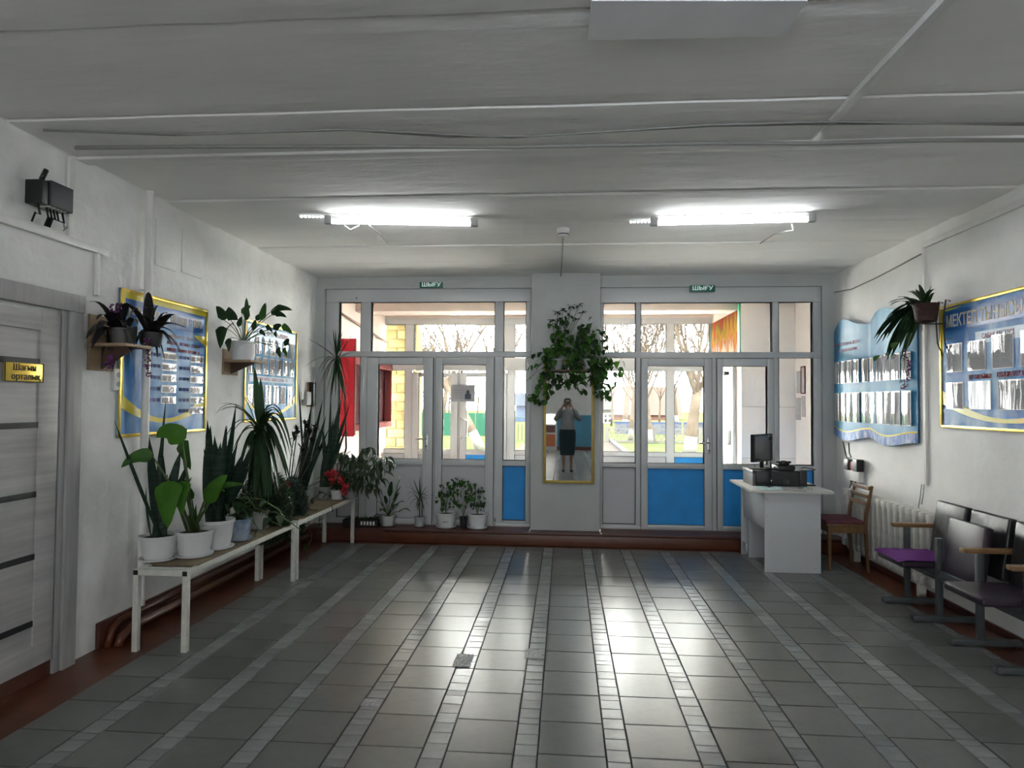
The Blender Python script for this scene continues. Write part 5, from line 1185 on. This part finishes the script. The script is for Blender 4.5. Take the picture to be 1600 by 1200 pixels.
# --- 11 dense narrow-leaved bush at the bench end
L13 = on_bench(556, 773); L13.x += .02; L13.y = 7.08; L13.z = ZB+.004; t = plant('bushy_plant', 'dense narrow-leaved bush spilling over the far bench end', L13, GB); z = pot(t, .08, .11, PG); b13 = L13+Vector((0, 0, z))
lm = [leaf_mesh(curve((0, 0, 0), (.085, 0, -.02), .02, 5), .020, 'lance', .2, None, G_GREY) for _ in range(2)]+[leaf_mesh(curve((0, 0, 0), (.075, 0, -.045), .02, 5), .018, 'lance', .2, None, G_DARK)]
q = MB()
for k in range(32):
    rr_ = random.random()**.5; aa = random.uniform(0, 6.283); e_ = ony(566+44*rr_*math.cos(aa), 733+38*rr_*math.sin(aa), L13.y+random.gauss(0, .07)); P = curve(b13, e_, .05, 6); q.tube([p-L13 for p in P], .003, 4, cap=False)
    for j in range(9):
        o = bpy.data.objects.new('leaf', random.choice(lm)); link(o, t); i = random.choice((3, 4, 5, 5)); o.scale = (1.5, 1.9, 1.5); o.location = P[i]-L13+Vector((random.gauss(0, .012), random.gauss(0, .012), random.gauss(0, .012)))
        o.rotation_euler = (random.uniform(-.6, .6), random.uniform(.1, 1.2), random.uniform(-3.3, .2))
tag(q.build('stems', STEM, t), kind='stuff')
# dark aeonium-like twigs
L14 = on_bench(478, 794); L14.x -= .17; t = plant('rosette_plant', 'dark twiggy plant with small leaf rosettes beside the yucca', L14, GB); z = pot(t, .06, .09, PG)
for (x, y) in ((478, 653), (465, 662), (484, 664), (492, 658), (460, 672), (500, 690), (472, 690), (488, 680)):
    e_ = ony(x, y+8, L14.y); MB().tube([p-L14 for p in curve(L14+Vector((0, 0, z)), e_, 0, 6, (random.uniform(-.03, .03), 0, 0))], .005, 5).build('twig', TWIG, t, smooth=True)
    for k in range(8):
        a = 6.28*k/8; add_leaf(t, curve(e_+Vector((0, 0, -.008*k)), e_+Vector((math.cos(a)*.05, math.sin(a)*.05, random.uniform(-.05, .05))), .01, 5), .03, 'oval', G_PURP, .2)
# ------------------------------------------------------------------ pots on the step
def on_step(px, py): p = ony(px, 820, 7.46); return Vector((p.x, 7.46+random.uniform(-.01, .01), ZS+.006))
GS = 'potted plants on the brown step'
L = on_step(606, 818); t = plant('potted_calla', 'calla with broad leaves and a white bloom, leftmost pot on the step', L, GS); z = pot(t, .075, .105, mat('ridged_white_pot', (.55, .57, .55), .5)); b_ = L+Vector((0, 0, z))
for (tx, ty, w) in ((582, 812, .07), (588, 785, .06), (572, 820, .07), (626, 770, .05), (612, 752, .07), (628, 760, .06), (642, 800, .09), (622, 790, .09), (632, 785, .08), (600, 775, .05), (594, 800, .10), (615, 788, .06)):
    e_ = tip(tx, ty, L.y+random.uniform(-.10, .03)); s = b_.lerp(e_, .5)+Vector((0, 0, .03))
    MB().tube([p-L for p in (b_, b_.lerp(s, .6)+Vector((0, 0, .015)), s)], .004, 5).build('stem', STEM, t, smooth=True); add_leaf(t, curve(s, e_, .03, 7), w, 'heart', random.choice((G_DARK, G_MID, G_DARK)), .2)
s = ony(624, 750, L.y-.02); MB().tube([p-L for p in curve(b_, s, .0, 6)], .004, 5).build('flower_stalk', STEM, t, smooth=True)
MB().lathe([(.003, 0), (.012, .02), (.022, .045), (.020, .047), (.006, .02)], 10, c=tuple(s-L)).build('white_bloom', mat('white_petal', (.75, .75, .66), .5), t, smooth=True)
for (tx, ty) in ((588, 735), (585, 728), (594, 745)):
    e_ = tip(tx, ty+30, L.y); MB().tube([p-L for p in curve(b_, e_, .0, 5)], .003, 5).build('stem', STEM, t, smooth=True)
L = on_step(655, 817); t = plant('potted_dracaena', 'small palm-like dracaena in the small pot, second along the step', L, GS); z = pot(t, .062, .10, mat('grey_white_pot', (.42, .44, .45), .45, var=.2, scale=8))
MB().cyl((0, 0, z-.01), (0, 0, z+.22), .007, 6).build('trunk', TWIG, t); MB().cyl((.03, 0, z-.01), (.034, 0, z+.15), .005, 6).build('trunk', TWIG, t)
b_ = L+Vector((0, 0, z+.20))
for (tx, ty, sag) in ((636, 745, .0), (646, 748, 0), (656, 744, 0), (660, 752, 0), (636, 768, .03), (633, 775, .04), (640, 790, .04), (652, 800, .03), (672, 768, .03), (676, 780, .04), (668, 760, .02), (632, 760, .02), (645, 760, .01), (650, 795, .03), (670, 792, .04), (663, 800, .02), (668, 778, .04), (637, 782, .05), (680, 775, .04)):
    add_leaf(t, curve(b_+Vector((0, 0, random.uniform(-.06, .06))), tip(tx, ty, L.y+random.uniform(-.08, .06)), sag, 7), .022, 'strap', G_DARK, .25)
L = on_step(697, 817); t = plant('potted_geranium', 'leafy green plant in the plain wide white pot on the step', L, GS); z = pot(t, .115, .155, PW); b_ = L+Vector((0, 0, z))
MB().poly([(-.02, -.117, .075), (.03, -.117, .077), (.05, -.1165, .08), (.03, -.1165, .082), (-.02, -.1165, .08)], (0, -1, 0), .001).build('pot_mark', BLACK, t)
leafv = [leaf_mesh(curve((0, 0, 0), (l, 0, -.01), .012, 6), w, p, .2, None, m) for l, w, p, m in ((.06, .05, 'oval', G_MID), (.055, .045, 'heart', G_DARK), (.05, .045, 'oval', G_BRIGHT), (.06, .05, 'heart', G_MID), (.045, .04, 'heart', G_GREY))]
def bush(t, L, b_, pxb, n, Y, dy=.07, sc=(.7, 1.2), variants=None, stems=18, drop=False):
    """many small leaves, each its own object sharing mesh data, inside an outline seen in the photo"""
    q = MB(); vs = variants or leafv
    pts = []
    for k in range(stems):
        rr_ = random.random()**.5; aa = random.uniform(0, 6.283); u, v = rr_*math.cos(aa), rr_*math.sin(aa)
        pts.append(ony((pxb[0]+pxb[2])/2+u*(pxb[2]-pxb[0])/2, (pxb[1]+pxb[3])/2+v*(pxb[3]-pxb[1])/2, Y+random.gauss(0, dy)))
    for e_ in pts[:14]: q.tube([p-L for p in curve(b_, e_, .05, 6)], .002, 4, cap=False)
    tag(q.build('stems', STEM, t), kind='stuff')
    for k in range(n):
        e_ = random.choice(pts); P = curve(b_, e_, .05, 6); a = P[random.choice((3, 4, 5, 5))]+Vector((random.gauss(0, .02), random.gauss(0, .02), random.gauss(0, .02)))
        o = bpy.data.objects.new('leaf', random.choice(vs)); link(o, t); o.location = a-L; s_ = random.uniform(*sc); o.scale = (s_, s_, s_)
        o.rotation_euler = (random.uniform(-.5, .5), random.uniform(.35, 1.35), random.uniform(-3.1, .0))
bush(t, L, b_, (683, 750, 716, 795), 60, L.y-.02, .04, (.6, 1.0))
L = on_step(724, 817); t = plant('potted_climber', 'climbing plant in the dark jar between the white pots on the step', L, GS); z = pot(t, .045, .12, mat('dark_jar', (.02, .022, .026), .3), saucer=False); b_ = L+Vector((0, 0, z))
bush(t, L, b_, (703, 725, 742, 790), 70, L.y-.01, .04, (.6, 1.0), stems=12)
L = on_step(746, 817); t = plant('potted_shrub', 'small dark leaved shrub in the ribbed white pot, rightmost on the step', L, GS); z = pot(t, .115, .15, PW, rib=.03, n=32); b_ = L+Vector((0, 0, z))
bush(t, L, b_, (726, 755, 758, 798), 60, L.y-.02, .04, (.5, .9), [leafv[1], leafv[1], leafv[0], leafv[4]])
L = on_step(573, 822); t = plant('seedling_tray', 'long low dark tray of seedlings behind the bench legs on the step', L, GS)
L_ = Vector((L.x-.22, L.y, L.z))
MB().box(-.26, .14, -.06, .06, 0, .07).build('tray', BLACK, t); MB().box(-.25, .13, -.05, .05, .066, .072).build('soil', SOIL, t)
for k in range(14):
    o = bpy.data.objects.new('leaf', random.choice(leafv)); link(o, t); o.location = (random.uniform(-.25, .13), random.uniform(-.05, .05), .075); o.rotation_euler = (0, -.6, random.uniform(0, 6.28)); o.scale = (.8, .8, .8)
for k in range(5): MB().box(-.05+k*.035, -.03+k*.035, -.062, -.058, .015, .055).build('white_label', WHITE, t)
L = on_step(771, 823); t = plant('dry_twig', 'small dry twig on the step left of the blue panel', L)
MB().tube([(0, 0, .004), (.02, .01, .06), (.015, .01, .12)], .003, 5).build('stem', TWIG, t)
for k in range(4): o = bpy.data.objects.new('leaf', leafv[1]); link(o, t); o.location = (.01, .005, .02+.025*k); o.rotation_euler = (0, .4, k*1.7); o.scale = (.5, .5, .5)
# ------------------------------------------------------------------ shelf plants on the left wall
SHW = mat('pale_chipboard', (.34, .24, .15), .6, var=.15, scale=5); SHD = mat('dark_shelf_wood', (.09, .05, .032), .6)
def bracket(label, x0, x1, zt_px, zs_px, zb_px):
    """wooden bracket shelf: back plate, shelf board, triangular gusset"""
    ya, yb = WLf.at(x0, zb_px, .02)[0], WLf.at(x1, zb_px, .02)[0]; zt = WLf.at(x0, zt_px, .02)[1]; zs = WLf.at(x0, zs_px, .02)[1]; zb = WLf.at(x0, zb_px, .02)[1]
    t = thing('bracket_shelf', label, 'shelf', (XL, (ya+yb)/2, zb), 'wooden bracket shelves')
    WLf.slab('back_plate', SHW, t, ya, yb, zb, zt, 0, .018, b=.002); WLf.slab('shelf_board', SHW, t, ya-.02, yb+.02, zs-.018, zs, .018, .26, b=.002)
    ym = (ya+yb)/2; q = MB(); q.poly([(XL+.018, ym-.009, zs-.018), (XL+.24, ym-.009, zs-.018), (XL+.018, ym-.009, zb+.01)], (0, 1, 0), .018); q.build('gusset', SHD, t, world=True)
    return t, ym, zs
SH1, ys1, zs1 = bracket('chipboard bracket shelf under the purple-leaved plants', 140, 178, 490, 536, 578)
SH2, ys2, zs2 = bracket('pale bracket shelf under the white bucket pot', 350, 372, 545, 562, 585)
# purple-leaved plants
L = Vector((XL+.15, ys1, zs1)); t = plant('purple_leaf_plant', 'dark purple-leaved plant in a grey pot on the shelf by the door', L); z = pot(t, .085, .10, mat('dark_grey_pot', (.10, .10, .10), .5), saucer=False); b_ = L+Vector((0, 0, z))
for (tx, ty, w) in ((139, 472, .03), (150, 500, .04), (134, 530, .06), (143, 545, .06), (158, 560, .05), (172, 555, .06), (185, 545, .06), (200, 535, .06), (165, 492, .05), (186, 475, .045), (205, 476, .05), (218, 485, .05), (215, 510, .06), (205, 560, .05), (150, 520, .06), (180, 520, .06), (195, 515, .06), (165, 535, .07), (176, 580, .04), (210, 540, .05)):
    add_leaf(t, curve(b_+Vector((random.uniform(-.04, .04), random.uniform(-.04, .04), 0)), tip(tx, ty, L.y+random.uniform(-.12, .12)), .06, 8), w*1.7, 'strap', G_PURP, .25)
for (x, y) in ((180, 482), (172, 560), (168, 570)): blossom(t, ony(x, y, L.y-.10), .03, 16, FL_PUR)
L = Vector((XL+.17, ys1+.28, zs1+.0)); t = plant('purple_leaf_plant', 'spiky dark plant with trailing purple flowers hanging before the heating pipe', L)
p_ = ony(236, 520, L.y); L2_ = Vector((p_.x, L.y, p_.z)); t.location = L2_; b_ = L2_
MB().lathe([(.05, -.09), (.065, -.07), (.075, 0), (.07, 0), (.01, -.01)], 16).build('pot', mat('dark_grey_pot', (.10, .10, .10), .5), t, smooth='auto')
MB().tube([(-.05, 0, -.03), (XL-L2_.x+.0, -.02, -.03)], .008, 6).build('wall_hook', BLACK, t)
for (tx, ty, w) in ((232, 456, .05), (228, 480, .05), (248, 478, .04), (262, 490, .045), (280, 494, .05), (294, 516, .05), (276, 527, .05), (268, 540, .05), (284, 553, .055), (258, 566, .045), (246, 562, .04), (231, 560, .05), (222, 548, .05), (212, 540, .05), (202, 552, .04), (218, 498, .05), (240, 500, .05), (255, 510, .05), (250, 545, .05), (236, 545, .06), (190, 475, .045)):
    add_leaf(t, curve(b_+Vector((random.uniform(-.03, .03), random.uniform(-.03, .03), 0)), tip(tx, ty, L.y+random.uniform(-.12, .10)), .05, 8), w*1.7, 'strap', G_PURP, .25)
MB().tube([p-L2_ for p in (b_, ony(232, 545, L.y-.1), ony(231, 585, L.y-.1))], .003, 5).build('flower_stalk', STEM, t, smooth=True)
for (x, y) in ((231, 540), (232, 550), (230, 562), (229, 572), (232, 585), (230, 531)): blossom(t, ony(x, y, L.y-.10), .022, 12, FL_PUR)
# pothos in a white bucket
p_ = onx(381, 560, XL+.16); L = Vector((XL+.15, p_.y, zs2)); t = plant('shelf_pothos', 'leafy plant in a white bucket pot on the second wall shelf', L); z = pot(t, .105, .16, PW, saucer=False, taper=.84)
MB().tube([(-.02+.11*math.cos(a/8*math.pi-1.57), -.1, .10+.06*math.sin(a/8*math.pi*.6)) for a in range(9)], .003, 5).build('bucket_handle', PW, t, smooth=True)
b_ = L+Vector((0, 0, z))
for (sx, sy, tx, ty, w) in ((350, 500, 338, 478, .10), (352, 490, 372, 500, .12), (345, 510, 344, 545, .11), (362, 505, 350, 520, .10), (385, 500, 385, 465, .06), (378, 490, 392, 478, .06), (408, 500, 415, 473, .07), (400, 500, 410, 492, .05), (425, 492, 440, 476, .06), (430, 482, 457, 485, .06), (428, 490, 448, 496, .06), (428, 515, 440, 508, .06), (440, 510, 457, 522, .07), (428, 520, 432, 528, .05), (405, 518, 415, 526, .05), (445, 540, 452, 530, .05), (432, 545, 438, 560, .06), (442, 545, 448, 558, .05), (372, 510, 378, 495, .05), (395, 515, 400, 500, .05), (355, 530, 358, 550, .07), (415, 510, 426, 520, .05)):
    s = tip(sx, sy, L.y+random.uniform(-.10, .05)); e_ = tip(tx, ty, s.y-.03)
    MB().tube([p-L for p in curve(b_, s, .03, 5)], .003, 5).build('stem', STEM, t, smooth=True); add_leaf(t, curve(s, e_, .012, 7), w, 'heart', random.choice((G_DARK, G_DARK, G_MID)), .2, (e_-s).cross(Vector((0, 1, .3))))
# ------------------------------------------------------------------ trailing plant over the mirror
zsh = ony(890, 578, YP-.12).z
t = thing('pillar_shelf', 'narrow wooden shelf on the pillar hidden by the trailing plant', 'shelf', (.02, YP, zsh-.02)); box('shelf_board', SHD, t, -.20, .24, YP-.20, YP, zsh-.02, zsh, b=.003)
for x in (-.14, .18): box('shelf_bracket', SHD, t, x-.01, x+.01, YP-.16, YP, zsh-.10, zsh-.02)
LV = [leaf_mesh(curve((0, 0, 0), (l, 0, -.012), .012, 6), w, p, .2, None, m) for l, w, p, m in ((.075, .065, 'heart', G_MID), (.07, .06, 'oval', G_DARK), (.06, .055, 'heart', G_MID), (.08, .06, 'oval', G_MID), (.07, .06, 'heart', G_BRIGHT), (.06, .05, 'oval', G_DARK))]
for i, (label, px, boxes) in enumerate((('bushy trailing plant on the left of the pillar shelf above the mirror', 870, ((828, 530, 905, 605, 100), (820, 570, 868, 632, 60), (858, 488, 918, 560, 90), (878, 570, 928, 618, 40))), ('trailing plant on the right of the pillar shelf above the mirror', 918, ((890, 515, 950, 595, 120), (925, 550, 972, 605, 60), (925, 585, 964, 630, 50), (900, 500, 948, 545, 55))))):
    L = Vector((ony(px, 570, YP-.11).x, YP-.11, zsh)); t = plant('trailing_geranium', label, L, 'trailing plants over the mirror'); z = pot(t, .075, .12, PG, saucer=False); b_ = L+Vector((0, 0, z))
    for (a, b, c, d_, n) in boxes: bush(t, L, b_, (a, b, c, d_), n, YP-.16, .055, (.75, 1.25), LV, stems=26)
    if i == 0:
        for (tx, ty) in ((863, 502), (871, 490), (880, 486), (893, 480), (905, 478), (910, 490), (875, 500), (890, 495), (900, 500)):
            e_ = tip(tx, ty, YP-.14); MB().tube([p-L for p in curve(b_, e_, .02, 5)], .003, 5).build('stem', STEM, t, smooth=True)
            for k in range(6): a = 6.28*k/6; add_leaf(t, curve(e_, e_+Vector((math.cos(a)*.06, math.sin(a)*.03, random.uniform(-.04, .04))), .012, 5), .035, 'oval', G_DARK, .2)
    for (tx, ty) in (((822, 560), (812, 585), (818, 600)), ((965, 540), (955, 520), (972, 560)))[i]:
        e_ = tip(tx, ty, YP-.16); MB().tube([p-L for p in curve(b_, e_, .03, 6)], .0025, 5).build('stem', TWIG, t, smooth=True)
        for k in range(3): add_leaf(t, curve(e_+Vector((0, 0, -.03*k)), e_+Vector((random.uniform(-.05, .05), 0, -.05-.03*k)), .01, 5), .03, 'oval', G_DARK, .2)
# ------------------------------------------------------------------ basket plant on the right wall
yb_, zb_ = WRt.at(1447, 490, .16); L = Vector((XR-.16, yb_, zb_-.07))
t = plant('basket_plant', 'strap-leaved plant in a brown basket hung between the right wall boards', L)
BASK = mat('brown_wicker', (.045, .018, .014), .7, var=.3, scale=40, bump=.5, bscale=50)
MB().lathe([(.05, 0), (.075, .01), (.092, .13), (.097, .145), (.088, .145), (.08, .12), (.01, .12)], 18, rib=.04).build('basket', BASK, t, smooth='auto')
for (x0, x1) in ((0, 0),):
    MB().tube([(.155, -.05, .16), (.12, -.05, .17), (.10, -.05, .02), (.11, -.05, -.16), (.15, -.05, -.26)], .005, 6).build('wire_holder', BLACK, t, smooth=True); MB().tube([(.155, .05, .16), (.12, .05, .17), (.10, .05, .02), (.11, .05, -.16), (.15, .05, -.26)], .005, 6).build('wire_holder', BLACK, t, smooth=True)
    MB().tube([(.15, -.08, -.13), (.15, .08, -.13)], .004, 6).build('wire_holder', BLACK, t); MB().tube([(-.09, 0, .02), (-.02, 0, -.01), (.155, 0, -.01)], .005, 6).build('wire_holder', BLACK, t)
b_ = L+Vector((0, 0, .12))
for (tx, ty, w, sag) in ((1383, 500, .03, .12), (1390, 478, .03, .08), (1402, 465, .03, .06), (1415, 455, .03, .05), (1430, 452, .03, .04), (1455, 452, .03, .05), (1462, 458, .025, .06), (1370, 525, .04, .14), (1378, 535, .045, .13), (1368, 540, .03, .14), (1385, 550, .045, .12), (1395, 555, .05, .11), (1405, 545, .05, .10), (1388, 515, .045, .11), (1398, 500, .05, .08), (1410, 520, .05, .08), (1420, 540, .05, .08), (1412, 560, .045, .1), (1400, 530, .05, .1), (1425, 500, .05, .05), (1416, 480, .04, .05), (1382, 560, .04, .14)):
    for rep in range(2):
        add_leaf(t, curve(b_+Vector((random.uniform(-.05, .02), random.uniform(-.05, .05), 0)), onx(tx+rep*random.uniform(-8, 8), ty+rep*random.uniform(-8, 8), L.x+random.uniform(-.10, .06)), sag*.6, 8), w*1.7, 'strap', G_DARK, .25)
for (sx, sy, tx, ty) in ((1375, 555, 1366, 565), (1382, 552, 1388, 560), (1392, 553, 1400, 558), (1400, 535, 1395, 545)): add_leaf(t, curve(tip(sx, sy, L.y-.04), tip(tx, ty, L.y-.06), .01, 6), .06, 'oval', G_MID, .2)
P = [ony(x, y, L.y-.02) for x, y in ((1425, 520), (1415, 550), (1412, 580), (1414, 606))]
MB().tube([p-L for p in P], .003, 5).build('flower_stalk', STEM, t, smooth=True)
for k in range(15): blossom(t, P[1].lerp(P[3], k/14)+Vector((random.uniform(-.03, .03), 0, 0)), .022, 8, FL_PUR)
# ------------------------------------------------------------------ the photographer, seen in the mirror
SKIN = mat('skin', (.45, .27, .19), .5, var=.05); HAIR = mat('dark_hair', (.012, .009, .008), .45); BLOUSE = mat('light_grey_blouse', (.30, .31, .31), .8, var=.06, scale=10); SKIRT = mat('dark_teal_skirt', (.008, .028, .036), .8, var=.1); SHOE = mat('black_shoe', (.01, .01, .01), .4)
PX, PY = .07, -.36
PE = thing('person', 'person in light grey blouse and dark skirt holding up a phone, mirrored on the pillar', 'person', (PX, PY, 0))
J = [((0, 0, .93), .13, .10), ((0, .0, 1.10), .115, .085), ((0, -.01, 1.27), .135, .09), ((0, 0, 1.385), .06, .06), ((0, .01, 1.44), .045, .045), ((0, .025, 1.50), .062, .072), ((0, .02, 1.575), .073, .088), ((0, .01, 1.635), .05, .06)]
E_ = [(i, i+1) for i in range(7)]
def chain(start, pts):
    p = start
    for c, r in pts:
        J.append((c, r, r)); E_.append((p, len(J)-1)); p = len(J)-1
    return p
for s in (-1, 1):
    chain(2, [((s*.15, -.01, 1.345), .055), ((s*.21, .05, 1.26), .046), ((s*.255, .12, 1.20), .038), ((s*.19, .21, 1.32), .033), ((s*.115, .285, 1.455), .024), ((s*.095, .305, 1.50), .026), ((s*.085, .312, 1.53), .022)])
    chain(0, [((s*.09, 0, .84), .085), ((s*.095, .01, .66), .07), ((s*.09, .015, .47), .050), ((s*.088, -.005, .32), .048), ((s*.085, -.01, .10), .032), ((s*.088, .0, .055), .034), ((s*.095, .07, .03), .032), ((s*.10, .13, .025), .026)])
me = bpy.data.meshes.new('body'); me.from_pydata([j[0] for j in J], E_, []); tmp = bpy.data.objects.new('body_tmp', me); COL.objects.link(tmp)
md = tmp.modifiers.new('skin', 'SKIN'); md.use_smooth_shade = True
for i, j in enumerate(J): me.skin_vertices[0].data[i].radius = (j[1], j[2])
me.skin_vertices[0].data[0].use_root = True
sb = tmp.modifiers.new('sub', 'SUBSURF'); sb.levels = 2; sb.render_levels = 2
dg = bpy.context.evaluated_depsgraph_get(); bm_ = bpy.data.meshes.new_from_object(tmp.evaluated_get(dg)); bpy.data.objects.remove(tmp)
q = MB(); q.v = [tuple(v.co) for v in bm_.vertices]; q.f = [tuple(p.vertices) for p in bm_.polygons]; q.m = [0]*len(q.f)
for s in (-1, 1):   # fingers rooted in the palm, closed on the long edges of the phone
    for k, (dx, dz_, ln) in enumerate(((-.020, .012, 1), (-.007, .016, 1.1), (.007, .016, 1.05), (.019, .010, .85))):
        a = Vector((s*.088, .306+dx*.3, 1.515+dx)); q.tube([a, a+Vector((-s*.006, .018, .022*ln)), a+Vector((-s*.018, .036, .030*ln)), a+Vector((-s*.032*ln, .040, .028*ln))], [.009, .0085, .008, .006], 7)
    a = Vector((s*.098, .295, 1.495)); q.tube([a, a+Vector((-s*.012, -.006, .03)), a+Vector((-s*.03, .0, .045))], [.011, .010, .007], 7)
q.tube([(0, .10, 1.575), (0, .118, 1.553), (0, .105, 1.545)], [.008, .014, .012], 7)      # nose
for s in (-1, 1): q.tube([(s*.076, .02, 1.545), (s*.086, .012, 1.565), (s*.082, .012, 1.59)], [.008, .012, .007], 6)   # ears
q.build('body', SKIN, PE, smooth=True)
for s in (-1, 1):
    MB().lathe([(.001, -.011), (.008, -.008), (.011, 0), (.008, .008), (.001, .011)], 10, c=(s*.031, .092, 1.575)).build('eye', mat('eye_white', (.6, .6, .58), .3), PE, smooth=True)
    MB().lathe([(.001, -.005), (.005, 0), (.001, .005)], 8, c=(s*.031, .102, 1.575)).build('iris', HAIR, PE, smooth=True)
    MB().tube([(s*.015, .105, 1.592), (s*.032, .107, 1.597), (s*.048, .098, 1.592)], .003, 5).build('eyebrow', HAIR, PE)
    MB().lathe([(.03, 0), (.042, .008), (.044, .03), (.036, .055), (.034, .06)], 14, M=Matrix.Translation((s*.095, .05, 0)) @ Matrix.Diagonal((.95, 2.5, 1, 1))).build('shoe', SHOE, PE, smooth='auto')
MB().tube([(-.022, .103, 1.518), (0, .108, 1.515), (.022, .103, 1.518)], [.003, .006, .003], 6).build('mouth', mat('lips', (.30, .10, .09), .5), PE, smooth=True)
q = MB(); n = 18; rings = []
for (z, rx, ry, cy) in ((1.665, .01, .01, .0), (1.66, .05, .06, .0), (1.635, .078, .094, .0), (1.59, .088, .100, -.012), (1.53, .086, .085, -.03), (1.47, .074, .060, -.045), (1.44, .05, .04, -.05)):
    rings.append([(rx*math.cos(6.283*i/n), cy+ry*math.sin(6.283*i/n)*(1 if math.sin(6.283*i/n) < .35 or z > 1.62 else .35), z) for i in range(n)])
for a, b in zip(rings[:-1], rings[1:]):
    for i in range(n):
        mid_ = (a[i][1]+b[i][1])/2
        if not (b[0][2] < 1.60 and math.sin(6.283*(i+.5)/n) > .30): q.add([a[i], a[(i+1) % n], b[(i+1) % n], b[i]], [(0, 1, 2, 3)])
q.build('hair', HAIR, PE, smooth=True)
def loft(name, rows, m, n=24):
    q = MB(); R = [[(cx_+rx*math.cos(6.283*i/n), cy+ry*math.sin(6.283*i/n), z) for i in range(n)] for (z, rx, ry, cx_, cy) in rows]
    q.add([v for r in R for v in r], [(k*n+i, k*n+(i+1) % n, (k+1)*n+(i+1) % n, (k+1)*n+i) for k in range(len(R)-1) for i in range(n)]); return q.build(name, m, PE, smooth=True)
loft('skirt', [(1.03, .145, .115, 0, 0), (.98, .165, .13, 0, 0), (.90, .19, .15, 0, 0), (.75, .195, .155, 0, .005), (.55, .18, .15, 0, .01), (.40, .165, .14, 0, .01), (.38, .162, .137, 0, .01), (.40, .15, .125, 0, .01)], SKIRT)
loft('blouse', [(.96, .175, .14, 0, 0), (1.0, .168, .135, 0, 0), (1.10, .150, .115, 0, 0), (1.22, .168, .122, 0, -.005), (1.31, .185, .115, 0, -.01), (1.36, .165, .095, 0, -.01), (1.395, .10, .08, 0, -.005), (1.42, .065, .062, 0, .0), (1.43, .06, .058, 0, .0)], BLOUSE)
for s in (-1, 1): MB().tube([(s*.13, -.01, 1.345), (s*.17, 0, 1.325), (s*.215, .05, 1.262), (s*.262, .125, 1.198), (s*.225, .175, 1.265), (s*.17, .235, 1.36), (s*.135, .27, 1.42)], [.075, .075, .063, .056, .050, .044, .040], 12).build('sleeve', BLOUSE, PE, smooth=True)
for i in range(5): MB().lathe([(.006, 0), (.006, .003)], 8, M=Matrix.Translation((0, .118-.004*i, 1.32-.07*i)) @ Matrix.Rotation(math.radians(-90), 4, 'X')).build('button', WHITE, PE)
PHN = thing('phone', 'phone held up in both hands by the mirrored person', 'phone', (PX, PY+.333, 1.552))
MB().bbox(-.078, .078, -.004, .004, -.036, .036, .0035).build('phone_body', mat('phone_case', (.10, .10, .11), .25), PHN, smooth='auto')
MB().bbox(-.072, -.045, .003, .006, .004, .032, .002).build('camera_bump', BLACK, PHN, smooth='auto')
MB().lathe([(.004, 0), (.006, .002), (.003, .0025)], 10, M=Matrix.Translation((-.064, .006, .024)) @ Matrix.Rotation(math.radians(-90), 4, 'X')).build('lens', mat('lens_glass', (.02, .02, .03), .05), PHN)
MB().box(-.073, .073, -.0046, -.0039, -.033, .033).build('phone_screen', mat('lit_phone_screen', (.1, .1, .1), .2, emit=((.7, .75, .8), .8)), PHN)
